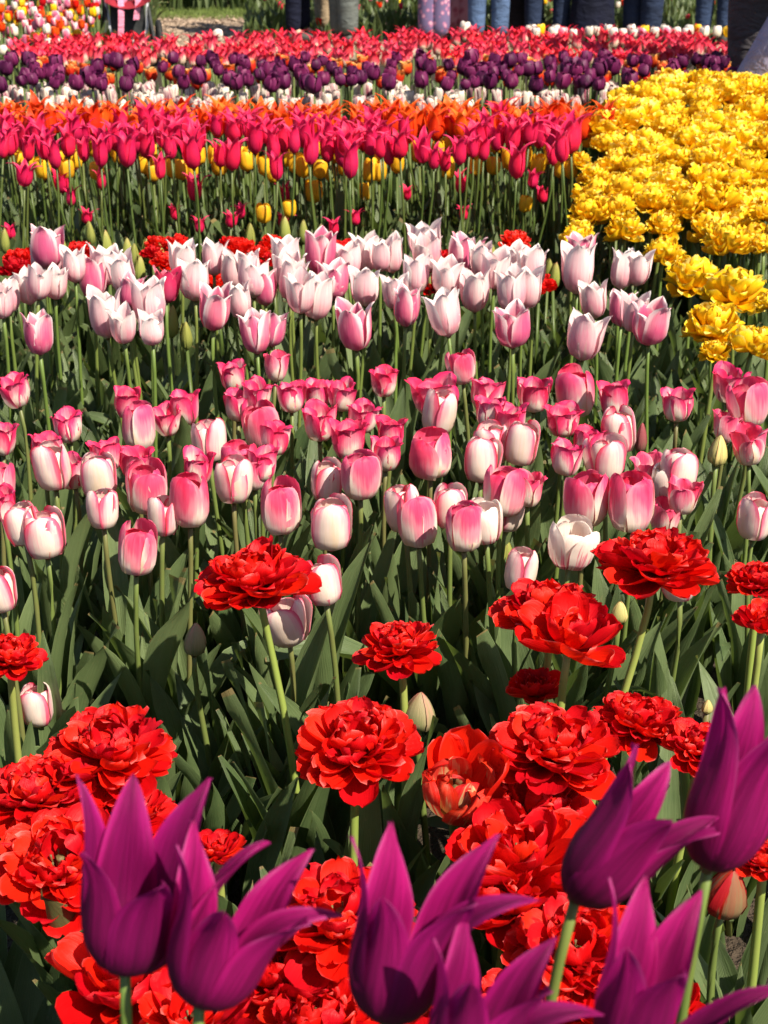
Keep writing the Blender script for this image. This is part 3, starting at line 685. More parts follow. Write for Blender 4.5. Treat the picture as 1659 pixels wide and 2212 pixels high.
for c, x, y, w, hg in items(LIL):
    h = .47 + random.uniform(-.02, .02)
    p, s = on_height(x, y, h)
    kx = max(.75, min(1.3, w / s / .063)); kz = max(kx * .85, min(kx * 1.15, hg / s / .072))
    r = plant('blush_tulip', p, lean(random.uniform(1, 10)), (kx, kx, kz), .078, LIL_KIND[c], .0036, M['stem'], 3)
    PLACED.append((r, LIL_LOOK[c], x, y, 'white and rose pointed tulips'))

for x, y in scatter(9, 10, 1180, lambda x: (550, 625), 70):
    p, s = on_height(x, y, .47 + random.uniform(-.02, .02)); k = random.uniform(.95, 1.1)
    kd = random.choice('bbr')
    r = plant('blush_tulip', p, lean(random.uniform(1, 10)), (k, k, k), .078, LIL_KIND[kd], .0036, M['stem'], 3)
    PLACED.append((r, LIL_LOOK[kd], x, y, 'white and rose pointed tulips'))

# labels of the pink and blush tulips: look + the nearest thing a viewer can find
MARKS = [(552, 1232, 'the large bent red bloom'), (862, 1383, 'the smaller red bloom at centre'), (1418, 1196, 'the flat wide red bloom'), (1186, 1302, 'the ruffled red bloom at right'),
         (421, 1380, 'the drooping green brown bud'), (1552, 973, 'the yellow green bud at right'), (1385, 945, 'the slim dark red bud'), (1234, 1180, 'the white feathered tulip'),
         (1625, 740, 'the lowest yellow bloom'), (1590, 610, 'the yellow blooms at right'), (1340, 560, 'the yellow bed corner'), (360, 520, 'the far small red blooms at left'), (1110, 515, 'the far single red bloom'),
         (0, 850, 'the left edge of the pink row'), (1659, 1000, 'the right edge of the pink row'), (0, 640, 'the left edge of the blush row'), (232, 1608, 'the broad red bloom at lower left')]
def relation(x, y, mx, my):
    dx, dy = x - mx, y - my; d = math.hypot(dx, dy)
    vert = 'above' if dy < 0 else 'below'; hor = 'right of' if dx > 0 else 'left of'
    if abs(dx) < .35 * abs(dy): rel = vert
    elif abs(dy) < .35 * abs(dx): rel = hor
    else: rel = vert + ' and ' + hor
    return ('just ' if d < 130 else 'well ' if d > 330 else '') + rel
used = {}
pend = []
for it in PLACED:
    r, look, x, y, grp = it
    done = False
    for mx, my, nm in sorted(MARKS, key=lambda q: math.hypot(x - q[0], y - q[1]))[:7]:
        if look.endswith('dark pink') and 'feathered' in nm: continue
        lab = look + ', ' + relation(x, y, mx, my) + ' ' + nm
        if len(lab.split()) <= 16 and lab not in used:
            used[lab] = 1; tag(r, lab, 'tulip', grp); done = True; break
    if not done: pend.append(it)
ORD = ['leftmost', 'second from the left', 'third from the left', 'fourth from the left', 'fifth from the left', 'sixth from the left', 'seventh from the left', 'eighth from the left', 'ninth from the left', 'tenth from the left'] + [q + ' from the left' for q in 'eleventh twelfth thirteenth fourteenth fifteenth sixteenth seventeenth eighteenth nineteenth'.split()]
for look in sorted(set(q[1] for q in PLACED)):
    same = sorted((q for q in PLACED if q[1] == look), key=lambda q: q[2])
    for n, q in enumerate(same):
        if q not in pend: continue
        m = len(same) - 1 - n
        where = ORD[n] if n <= m and n < len(ORD) else ORD[m].replace('left', 'right') if m < len(ORD) else None
        tag(q[0], look + (', ' + where + ' of its kind' if where else ' in the crowded middle of its row'), 'tulip', q[4])

# ================================================================== MAGENTA LILY-FLOWERED TULIPS
MAG = """C 35 170 70 160;C 110 150 80 150;C 15 190 60 150;C 120 205 60 140;C 105 310 70 110;C 190 190 70 130;C 235 225 70 140;C 300 110 65 110;C 360 130 60 120;C 360 205 60 130;C 435 210 80 150;C 438 335 50 120;C 265 345 70 100;C 305 410 55 80
C 520 90 80 130;C 545 200 90 170;C 635 60 80 110;C 635 180 90 130;C 690 280 60 140;C 700 150 70 100;C 780 130 80 150;C 735 190 70 110;C 825 210 90 160;C 838 365 70 130;C 935 100 60 110;C 955 220 70 130;C 1005 225 80 160;C 1015 120 80 100
C 1100 150 90 150;C 1150 120 70 120;C 1180 180 80 150;C 1195 275 70 130;C 1270 160 70 150;C 1320 130 90 140;C 1345 200 80 160;C 1410 200 70 140;C 1475 210 80 160;C 1515 250 90 160;C 1500 130 100 110;C 1610 90 90 120;C 1640 190 60 140;C 1230 395 45 80
C 1535 500 45 65;C 1440 540 45 70;C 1000 510 50 60;C 1040 470 45 60;C 860 535 40 60;C 755 480 45 60;C 375 495 40 60;C 45 560 35 60;C 1225 515 40 60
D 85 110 65 140;D 20 220 60 160;D 0 140 70 140;D 165 195 80 140;D 215 240 60 110;D 265 250 60 120;D 330 210 70 140;D 310 100 70 130;D 380 190 60 110;D 430 200 60 140;D 490 150 70 150;D 500 60 90 110;D 575 160 80 110;D 575 260 90 140;D 680 130 80 140;D 730 220 60 140;D 800 140 120 160;D 770 190 80 140
D 330 345 60 100;D 345 480 45 65;D 645 335 60 70;D 685 400 55 75;D 100 395 35 60"""
def items4(txt):
    for ln in txt.replace('\n', ';').split(';'):
        a = ln.split()
        if a:
            ox, oy = ORG[a[0]]; x, y, w, h = map(float, a[1:5]); yield x / 2 + ox, y / 2 + oy, w / 2, h / 2
for x, y, w, hg in items4(MAG):
    low = y > 415
    h = (.34 if low else .40 if y > 375 else .54) + random.uniform(-.035, .035)
    p, s = on_height(x, y, h)
    kx = max(.6, min(1.4, w / s / .053)); kz = max(kx * .85, min(kx * 1.15, hg / s / .080))
    r = plant('magenta_tulip', p, lean(random.uniform(1, 9)), (kx, kx, kz), .084, 'magenta', .0032, M['stem_far'], 3, leafset=FAR_LEAVES, sn=5, rings=7, base_off=(random.gauss(0, .035), random.gauss(0, .03)), bow=(random.gauss(0, .02), random.gauss(0, .02), 0), leaf_s=(.9, 1.4))
    if low: tag(r, 'short magenta tulip low among the green stems below the magenta row', 'tulip', 'low magenta tulips')
    else: tag(r, 'magenta tulip with curled pointed petals in the dense magenta row', 'tulip', 'magenta row')

# ================================================================== FAR ROWS
HEADS = {}
def heads_of(key, mat, prof, L, Rr, Wd, kind_flare=0, n=5, nu=5, nv=7, **kw):
    petals_of(key, mat, prof, L, Rr, Wd, n=3, nu=nu, nv=nv, **kw)
    HEADS[key] = [joined_head(key, M[mat]) for _ in range(n)]
heads_of('orange', 'orange', LILY, .078, .020, .019, ruffle=.001, crumple=.001)
heads_of('golden', 'yellow_red', CLOSED, .058, .021, .023)
heads_of('golden_bud', 'bud_green', BUD, .07, .014, .017)
heads_of('plum', 'dark_purple', dict(CLOSED, rp=[(0, .12), (.1, .55), (.25, .9), (.45, 1.05), (.65, 1.0), (.82, .88), (.93, .78), (1, .70)]), .060, .0255, .0265, n=9, crumple=.0042, ruffle=.003, bend=.3, notch=.08, rc=1.2)
heads_of('streaked', 'white_maroon', CLOSED, .066, .0195, .0215, n=8, ruffle=.003, crumple=.004, bend=.3)
heads_of('coral', 'pink_cream', LILY, .066, .0195, .0185, ruffle=.001, crumple=.001)
heads_of('fringed', 'red_orange', OPEN, .050, .020, .020, ruffle=.003)
heads_of('far_white', 'white', CLOSED, .054, .020, .022)
heads_of('far_yellow', 'yellow', CLOSED, .054, .020, .022)
heads_of('far_red', 'red', OPEN, .052, .020, .020)
heads_of('far_pink', 'lily_pink', CLOSED, .054, .020, .022)
heads_of('far_orange', 'orange', OPEN, .052, .020, .020)
heads_of('far_magenta', 'magenta', CLOSED, .052, .020, .020)
HEADS['yellow_double'] = [joined_head('yellow', M['yellow']) for _ in range(8)]
HEADS['red_double'] = [joined_head('red', M['red']) for _ in range(4)]
SHARED_STEM = {}
def far_tulip(name, x, y, h, key, scale, label, cat, group, ln=8, stem='stem_far', L=.06, at=None):
    p = Vector(at) if at is not None else on_height(x, y, h)[0]
    ax = lean(random.uniform(0, ln)); k = scale * random.uniform(.88, 1.12)
    hb = p - ax * L * k * .5
    foot = Vector((hb.x + random.uniform(-.015, .015), hb.y + random.uniform(-.015, .015), 0))
    root = obj(name, None, loc=foot); root.empty_display_size = .02
    top = hb - foot
    if stem not in SHARED_STEM:
        v, f = tube([(0, 0, 0), (.006, .002, .33), (.004, -.003, .66), (0, 0, 1.01)], [.0042, .004, .0037, .0034], 5)
        SHARED_STEM[stem] = mesh('stem', v, f, M[stem])
    rot = Vector((0, 0, 1)).rotation_difference(top.normalized()).to_euler()
    obj('stem', SHARED_STEM[stem], root, (0, 0, 0), rot, (1, 1, top.length))
    mr = (Vector((0, 0, 1)).rotation_difference(ax).to_matrix() @ Matrix.Rotation(random.uniform(0, 6.28), 3, 'Z')).to_euler()
    obj('flower', random.choice(HEADS[key]), root, top, mr, k)
    return tag(root, label, cat, group)
def yellow_edge(y):          # left edge of the yellow bed
    return float(np.interp(y, [165, 200, 240, 330, 420, 520, 600, 700, 800], [1440, 1350, 1290, 1265, 1260, 1240, 1420, 1500, 1540]))

for x, y in scatter(80, -15, 1315, lambda x: (242, 274), 16):
    far_tulip('orange_tulip', x, y, .52, 'orange', 1.15, 'orange tulip with pointed spreading petals behind the magenta row', 'tulip', 'orange row', L=.078)
for x, y in scatter(40, -15, 1240, lambda x: (262, 310), 20):
    p, s = on_height(x, y, .54)
    r = plant('magenta_tulip', p, lean(random.uniform(1, 9)), (1, 1, 1), .084, 'magenta', .0032, M['stem_far'], 1, leafset=FAR_LEAVES, sn=5, rings=5)
    tag(r, 'magenta tulip with curled pointed petals in the dense magenta row', 'tulip', 'magenta row')
for x, y in scatter(72, -10, 1240, lambda x: (305, 372), 16):
    far_tulip('golden_tulip', x, y, .43, 'golden', .98, 'oval golden tulip flamed red below the magenta blooms', 'tulip', 'golden tulips')
for x, y in ((677, 412), (1135, 440), (570, 460), (590, 378), (715, 375), (625, 450), (790, 413)):
    far_tulip('golden_tulip', x, y, .36, 'golden', .9 if x != 677 else 1.15, 'oval golden tulip low among the stems below the golden ones', 'tulip', 'low golden tulips')
for x, y in scatter(120, -10, 1325, lambda x: (196 - 4 * x / 1300, 240), 13):
    far_tulip('streaked_tulip', x, y, .45, 'streaked', 1.0, 'white tulip streaked with maroon between orange and plum rows', 'tulip', 'streaked white row')
for x, y in scatter(138, -10, 1605, lambda x: (126 - 6 * x / 1600, 184 - 18 * max(0, x - 1250) / 350), 15):
    far_tulip('plum_tulip', x, y, .53, 'plum', random.uniform(.72, 1.0), 'round dark plum tulip in the plum row', 'tulip', 'plum row', ln=18)
for x, y in scatter(95, 60, 1580, lambda x: (122, 178), 14):
    far_tulip('fringed_tulip', x, y, .50, 'fringed', 1.0, 'red orange fringed tulip between the plum and coral rows', 'tulip', 'fringed red tulips')
for x, y in scatter(290, 22, 1592, lambda x: (float(np.interp(x, [0, 100, 300, 700, 1000, 1400, 1540, 1600], [100, 86, 84, 80, 72, 68, 74, 100])), 132), 10):
    far_tulip('coral_tulip', x, y, .50, 'coral', 1.12, 'coral pink tulip with a cream base in the farthest full row', 'tulip', 'coral row', L=.066)
for x, y in scatter(26, 1150, 1585, lambda x: (63, 74), 14):
    k = random.choice(['far_white', 'far_white', 'far_yellow', 'far_white', 'far_pink'])
    far_tulip('mixed_tulip', x, y, .52, k, 1.0, {'far_white': 'white', 'far_yellow': 'yellow', 'far_pink': 'pale pink'}[k] + ' tulip along the back of the coral row', 'tulip', 'tulips behind the coral row')
for x, y in ((470, 52 + 24), (1005, 62), (1145, 66)):
    far_tulip('mixed_tulip', x, y, .52, 'far_white', 1.1, 'white tulip along the back of the coral row', 'tulip', 'tulips behind the coral row')
# far small red doubles and green buds behind the blush row
FARRED = [(340, 525), (385, 525), (330, 545), (45, 555), (30, 575), (170, 540), (495, 525), (520, 532), (560, 545), (590, 522), (740, 540), (760, 535), (1112, 517), (950, 555), (965, 590), (940, 610), (1080, 585), (1165, 610), (1150, 620), (745, 560), (355, 560), (465, 600), (590, 560)]
for x, y in FARRED:
    far_tulip('red_tulip', x, y - 4, .40, 'red_double', random.uniform(.42, .58), 'small red double tulip behind the white blush tulips', 'tulip', 'small red doubles behind the blush row')
for x, y in [(10, 525), (195, 508), (135, 540), (232, 535), (275, 550), (290, 560), (318, 545), (332, 558), (347, 562), (300, 585), (540, 516), (615, 500), (655, 505), (730, 570), (750, 575), (1065, 585), (1185, 590), (1197, 600), (370, 700), (402, 730), (455, 560), (250, 560), (235, 590), (1060, 560), (915, 575)]:
    far_tulip('tulip_bud', x, y, .36 if y < 640 else .36, 'golden_bud', .92, 'slim upright green bud behind the white blush tulips', 'tulip bud', 'green buds behind the blush row', ln=4)

# ================================================================== YELLOW DOUBLE TULIPS
YEL = """D 850 550 110 130;D 1040 540 170 140;D 1210 530 150 130;D 1410 540 190 170;D 1630 600 90 100;D 925 430 150 110;D 1160 420 170 110;D 1110 330 150 130;D 1280 370 120 120;D 1380 330 160 120;D 960 180 120 110;D 900 310 130 110;D 1000 350 130 120;D 850 250 100 100;D 1010 240 120 90;D 1130 160 130 130
D 1500 420 150 110;D 1610 370 110 100;D 1610 270 100 90;D 1500 220 130 100;D 1400 240 140 120;D 1270 240 120 110;D 1230 310 130 110;D 1340 430 150 120;D 1640 480 110 100;D 1530 330 130 110
F 1340 255 240 200;F 1210 150 170 130;F 1520 310 260 160;F 1660 370 110 90;F 1420 460 230 170;F 1600 540 200 190;F 1430 580 130 90;F 1640 130 100 110;F 830 90 130 110;F 1480 80 150 130;F 1660 520 120 140"""
yp = []
def yel_h(y): return float(np.interp(y, [170, 300, 500], [.56, .49, .42]))
for x, y, w, hg in items4(YEL):
    p, s = on_height(x, y, yel_h(y) + random.uniform(-.02, .02)); k = w / s / .095; yp.append((p.x, p.y))
    r = plant('yellow_tulip', p, lean(random.uniform(0, 16)), (k, k, k), .040, 'yellow', .0042, M['stem'], 3)
    big = y > 560
    if big: tag(r, {0: 'ruffled yellow double tulip'}[0] + ' ' + relation(x, y, 1500, 690) + ' the dark front gap of its bed', 'tulip', 'yellow double tulips')
    else: tag(r, 'ruffled yellow double tulip packed in the yellow bed', 'tulip', 'yellow double tulips')
n = 0; tries = 0
while n < 140 and tries < 20000:
    tries += 1
    y = random.uniform(172, 520); x = random.uniform(yellow_edge(y) + 20, 1720)
    if x < 1560 and y > 460: continue
    p, s = on_height(x, y, yel_h(y) + random.uniform(-.03, .02))
    if all((p.x - q[0]) ** 2 + (p.y - q[1]) ** 2 > .070 ** 2 for q in yp):
        yp.append((p.x, p.y)); n += 1
        far_tulip('yellow_tulip', 0, 0, 0, 'yellow_double', random.uniform(1.0, 1.22), 'ruffled yellow double tulip packed in the yellow bed', 'tulip', 'yellow double tulips', ln=16, L=.04, at=p)

# ================================================================== FOLIAGE MASSES
def region(n, ys, xl, xr):
    out = []
    while len(out) < n:
        y = random.uniform(*ys); x = random.uniform(xl(y), xr(y)); out.append((x, y))
    return out
half = lambda y: .27 * y + .12
leaf_mass('foliage', region(700, (.75, 2.75), lambda y: -half(y), half), LEAF_GEO, M['leaf'], 'broad grey green tulip leaves under the red and pink tulips', smin=.6, smax=1.0)
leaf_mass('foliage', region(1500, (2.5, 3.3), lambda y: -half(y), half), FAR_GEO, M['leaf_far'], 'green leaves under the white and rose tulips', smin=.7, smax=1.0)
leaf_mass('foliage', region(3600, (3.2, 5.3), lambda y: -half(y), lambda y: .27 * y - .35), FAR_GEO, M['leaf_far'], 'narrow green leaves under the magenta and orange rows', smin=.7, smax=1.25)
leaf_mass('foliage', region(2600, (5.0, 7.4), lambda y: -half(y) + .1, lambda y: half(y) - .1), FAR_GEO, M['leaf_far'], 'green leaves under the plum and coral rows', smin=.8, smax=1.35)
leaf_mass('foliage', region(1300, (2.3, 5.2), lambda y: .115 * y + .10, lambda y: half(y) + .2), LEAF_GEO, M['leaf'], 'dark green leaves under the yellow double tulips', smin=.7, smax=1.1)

# ================================================================== BEDS BEHIND THE PATH
MIX = ['far_yellow', 'far_yellow', 'far_white', 'far_orange', 'far_pink', 'far_red', 'far_pink', 'far_white', 'far_orange', 'far_pink']
CN = {'far_yellow': 'yellow', 'far_white': 'white', 'far_orange': 'orange', 'far_pink': 'pale pink', 'far_red': 'red', 'far_magenta': 'magenta'}
cnt = 0
for i in range(260):
    y = random.uniform(7.9, 10.6); x0 = -.268 * y - .02; x = random.uniform(x0, -1.56 - (y - 8) * .13)
    k = random.choice(MIX)
    far_tulip(CN[k].replace(' ', '_') + '_tulip', 0, 0, 0, k, 1.0, CN[k] + ' tulip in the mixed bed at the far left', 'tulip', 'mixed bed at far left', at=(x, y, random.uniform(.34, .50)))
leaf_mass('foliage', [(random.uniform(-.29 * y - .2, -1.55 - (y - 8) * .13), y) for y in RNG.uniform(7.8, 10.8, 1000)], FAR_GEO, M['leaf_far'], 'green leaves of the mixed bed at far left', smin=.9, smax=1.4)
MIX2 = ['far_red', 'far_pink', 'far_white', 'far_orange', 'far_magenta', 'far_yellow', 'far_red', 'far_magenta']
for i in range(230):
    y = random.uniform(12.0, 14.5); x = random.uniform(-1.05 + (y - 12) * .0, .29 * y)
    k = random.choice(MIX2)
    far_tulip(CN[k].replace(' ', '_') + '_tulip', 0, 0, 0, k, 1.1, CN[k] + ' tulip in the mixed bed behind the visitors', 'tulip', 'mixed bed behind the visitors', at=(x, y, random.uniform(.12, .36)))
leaf_mass('foliage', region(2200, (11.85, 14.6), lambda y: -1.12, lambda y: .29 * y), FAR_GEO, M['leaf_far'], 'green leaves of the mixed bed behind the visitors', smin=.6, smax=1.0)
# green patch behind the stroller and the bed beyond the lawn
leaf_mass('foliage', region(700, (11.9, 13.6), lambda y: -2.55, lambda y: -1.82 - (y - 12) * .1), FAR_GEO, M['leaf_far'], 'leafy green clump behind the stroller', smin=.8, smax=1.3)
for i in range(16):
    y = random.uniform(12.3, 13.6); k = random.choice(['far_red', 'far_orange', 'far_pink', 'far_red'])
    far_tulip(CN[k].replace(' ', '_') + '_tulip', 0, 0, 0, k, 1.0, CN[k] + ' tulip on the leafy clump behind the stroller', 'tulip', 'tulips behind the stroller', at=(random.uniform(-2.5, -1.9), y, random.uniform(.26, .38)))
leaf_mass('foliage', region(2600, (14.55, 16.2), lambda y: -5.0, lambda y: 5.0), FAR_GEO, M['leaf_far'], 'dark green leaves of a far bed beyond the lawn', smin=1.0, smax=1.8)
for i in range(60):
    y = random.uniform(15.0, 16.4); k = random.choice(MIX2)
    far_tulip(CN[k].replace(' ', '_') + '_tulip', 0, 0, 0, k, 1.1, CN[k] + ' tulip in the far bed beyond the lawn', 'tulip', 'far bed beyond the lawn', at=(random.uniform(-5, 5), y, random.uniform(.4, .6)))

# ================================================================== VISITORS
def cloth(name, c, c2=None, rough=.85):
    N = NT(name); tc = N.n('TexCoord').outputs['Object']
    mp = N.n('Mapping'); mp.inputs['Scale'].default_value = (9, 9, 20); N.put(mp.inputs['Vector'], tc)
    folds = N.n('TexNoise'); folds.inputs['Scale'].default_value = 1.0; folds.inputs['Detail'].default_value = 3; folds.inputs['Distortion'].default_value = 1.2
    N.put(folds.inputs['Vector'], mp.outputs[0])
    wear = N.noise(tc, 5.0, 4.0); weave = N.noise(tc, 160.0, 2.0)
    col = N.ramp(N.math('ADD', N.math('MULTIPLY', wear, .7), N.math('MULTIPLY', weave, .3)), [(.35, tuple(x * .7 for x in c)), (.65, c2 or tuple(min(1, x * 1.5) for x in c))])
    return N.done(N.principled(col, rough, .2, N.bump(folds.outputs[0], 0.6, .03)))
def floral(name, a, b, c):
    N = NT(name); tc = N.n('TexCoord').outputs['Object']
    vo = N.n('TexVoronoi'); vo.inputs['Scale'].default_value = 17.0; N.put(vo.inputs['Vector'], tc)
    n1 = N.noise(tc, 11.0, 2.0)
    f = N.math('ADD', N.math('MULTIPLY', vo.outputs['Distance'], .7), N.math('MULTIPLY', n1, .6))
    return N.done(N.principled(N.ramp(f, [(.35, b), (.5, c), (.62, a), (1, a)]), .85, .2))
SKIN = plain_mat('skin', (0.50, 0.30, 0.22), .55, .08, 20)
HAIR = plain_mat('hair', (0.05, 0.03, 0.02), .5, .3, 60)
SHOE = plain_mat('shoe_leather', (0.05, 0.045, 0.04), .5, .2, 30)
def skinned(name, verts, edges, m, parent, sub=2):
    me = bpy.data.meshes.new(name); me.from_pydata([v[0] for v in verts], edges, []); me.materials.append(m)
    o = obj(name, me, parent)
    md = o.modifiers.new('skin', 'SKIN'); md.use_smooth_shade = True
    for i, v in enumerate(verts):
        sv = me.skin_vertices[0].data[i]; sv.radius = v[1] if hasattr(v[1], '__len__') else (v[1], v[1]); sv.use_root = (i == 0)
    ss = o.modifiers.new('sub', 'SUBSURF'); ss.levels = sub; ss.render_levels = sub
    return o
def lathe_skirt(name, prof, m, parent, folds=9, depth=.06, sx=1.0):
    n = 48; V, F = [], []
    for i, (z, r) in enumerate(prof):
        for j in range(n):
            a = 2 * math.pi * j / n
            q = r * (1 + depth * (i / (len(prof) - 1)) * math.sin(folds * a + .6 * math.sin(2 * a)))
            V.append((q * math.cos(a) * sx, q * .75 * math.sin(a), z))
    for i in range(len(prof) - 1):
        for j in range(n): F.append((i * n + j, i * n + (j + 1) % n, (i + 1) * n + (j + 1) % n, (i + 1) * n + j))
    return obj(name, mesh(name, V, F, m), parent)
def person(x, depth, label, face=0, H=1.7, spread=.10, step=.0, trouser=None, shirt=None, skirt=None, wide=1.0, hem=.80, flare=1.0):
    px = (x - 829.5) / FPX * depth
    y = depth * 1.045   # ground distance of that optical depth, low objects
    k = H / 1.7
    root = obj('person', None, loc=(px, y, 0), rot=(0, 0, face)); root.scale = (k, k, k)
    a, b = spread, step
    J = [((0, 0, .92), (.145, .10)), ((0, 0, 1.12), (.13, .09)), ((0, 0, 1.36), (.16, .10)), ((0, 0, 1.47), .055), ((0, -.01, 1.56), (.07, .085)), ((0, -.005, 1.66), (.062, .075)),
         ((.18, 0, 1.39), .055), ((.24, .01, 1.14), .042), ((.25, -.06, .92), .032), ((.25, -.09, .82), (.04, .022)),
         ((-.18, 0, 1.39), .055), ((-.24, .01, 1.14), .042), ((-.25, -.06, .92), .032), ((-.25, -.09, .82), (.04, .022)),
         ((a, -b * .3, .82), .085), ((a, -b * .7, .48), .055), ((a, -b, .09), .038), ((a, -b - .10, .035), (.025, .02)),
         ((-a, b * .3, .82), .085), ((-a, b * .7, .48), .055), ((-a, b, .09), .038), ((-a, b - .10, .035), (.025, .02))]
    E = [(0, 1), (1, 2), (2, 3), (3, 4), (4, 5), (2, 6), (6, 7), (7, 8), (8, 9), (2, 10), (10, 11), (11, 12), (12, 13), (0, 14), (14, 15), (15, 16), (16, 17), (0, 18), (18, 19), (19, 20), (20, 21)]
    skinned('body', J, E, SKIN, root)
    v, f = tube([(0, .01, 1.60), (0, .015, 1.66), (0, .012, 1.71), (0, .01, 1.74)], [.088, .092, .075, .02], 14)
    obj('hair', mesh('hair', v, f, HAIR), root)
    for s_, yy in ((a, -b), (-a, b)):
        skinned('shoe', [((s_, yy + .05, .045), .045), ((s_, yy - .06, .04), .045), ((s_, yy - .17, .032), (.04, .03))], [(0, 1), (1, 2)], SHOE, root, 2)
    if trouser:
        w = wide
        T = [((0, 0, .95), (.165, .12)), ((a, -b * .3, .80), .105 * w), ((a, -b * .7, .48), .075 * w), ((a, -b * .9, .26), .066 * w * flare), ((a, -b, .07), .060 * w * flare),
             ((-a, b * .3, .80), .105 * w), ((-a, b * .7, .48), .075 * w), ((-a, b * .9, .26), .066 * w * flare), ((-a, b, .07), .060 * w * flare)]
        skinned('trousers', T, [(0, 1), (1, 2), (2, 3), (3, 4), (0, 5), (5, 6), (6, 7), (7, 8)], trouser, root)
    if skirt:
        lathe_skirt('skirt', skirt[1], skirt[0], root)
    if shirt:
        T = [((0, 0, hem), (.18, .13)), ((0, 0, 1.12), (.155, .11)), ((0, 0, 1.37), (.18, .115)), ((0, 0, 1.45), .075), ((.185, 0, 1.39), .07), ((.245, .01, 1.14), .056), ((.25, -.05, .95), .045), ((-.185, 0, 1.39), .07), ((-.245, .01, 1.14), .056), ((-.25, -.05, .95), .045)]
        skinned('shirt', T, [(0, 1), (1, 2), (2, 3), (2, 4), (4, 5), (5, 6), (2, 7), (7, 8), (8, 9)], shirt, root)
    return tag(root, label, 'person', 'visitors beyond the tulip beds')
navy = cloth('navy_denim', (0.0035, 0.005, 0.016)); blue = cloth('blue_denim', (0.06, 0.10, 0.19)); dblue = cloth('dark_denim', (0.012, 0.021, 0.048))
khaki = cloth('khaki_cloth', (0.26, 0.20, 0.13)); grey = cloth('grey_denim', (0.16, 0.18, 0.165), (0.07, 0.08, 0.08)); black = cloth('black_cloth', (0.010, 0.009, 0.012))
char = cloth('charcoal_cloth', (0.055, 0.05, 0.056)); lav = cloth('lavender_cloth', (0.25, 0.235, 0.33)); mauve = cloth('mauve_grey_cloth', (0.30, 0.25, 0.28)); teal = cloth('dark_teal_cloth', (0.03, 0.05, 0.055))
pinkf = floral('pink_floral_cloth', (0.44, 0.20, 0.25), (0.30, 0.07, 0.11), (0.40, 0.14, 0.19)); mixf = floral('patterned_cloth', (0.13, 0.10, 0.20), (0.50, 0.30, 0.38), (0.34, 0.13, 0.24))
person(645, 11.4, 'person in navy jeans standing at the left end of the visitors', face=1.5, spread=.07, step=.03, trouser=navy, shirt=char, wide=1.0)
person(700, 11.7, 'person in khaki trousers between the navy and grey jeans', face=2.6, spread=.055, step=.06, trouser=khaki, shirt=cloth('white_shirt', (.6, .58, .55)), wide=.95)
person(743, 11.2, 'person in worn grey jeans with bunched ankles', face=3.1, spread=.035, step=.05, trouser=grey, shirt=navy, wide=1.3)
person(937, 11.2, 'child in patterned pink and violet trousers under a dark jacket', face=3.0, H=1.15, spread=.07, trouser=mixf, shirt=teal, wide=1.55, hem=.50, flare=1.2)
person(988, 11.4, 'person in wide dusty pink floral trousers', face=3.2, spread=.065, trouser=pinkf, shirt=pinkf, wide=1.35, flare=1.25)
person(1054, 11.1, 'person in light blue jeans with legs apart', face=3.2, spread=.085, step=.02, trouser=blue, shirt=cloth('red_shirt', (.4, .05, .05)), wide=1.12)
person(1115, 11.6, 'person in a long black dress beside the blue jeans', face=3.1, skirt=(black, [(.08, .22), (.35, .20), (.7, .18), (.98, .15)][::1]), shirt=black)
person(1180, 11.3, 'person in dark blue jeans with flowers showing between the legs', face=3.2, spread=.105, step=.02, trouser=dblue, shirt=char, wide=1.1)
person(1277, 11.2, 'person in a flaring navy ankle length skirt', face=3.0, skirt=(navy, [(.08, .175), (.35, .155), (.7, .14), (1.0, .14)]), shirt=cloth('cream_top', (.5, .45, .38)))
person(1385, 11.2, 'person in broad dark denim standing legs together', face=2.8, spread=.075, step=.05, trouser=dblue, shirt=lav, wide=1.35)
person(1540, 11.2, 'person in dark blue jeans next to the grey shirted visitor', face=3.4, spread=.065, step=.05, trouser=cloth('indigo_denim', (.02, .035, .075)), shirt=black, wide=1.1)
person(1680, 5.75, 'person in a grey mauve shirt and charcoal trousers near the yellow bed', face=2.9, spread=.10, step=.03, trouser=char, shirt=mauve, wide=1.15, hem=.73)
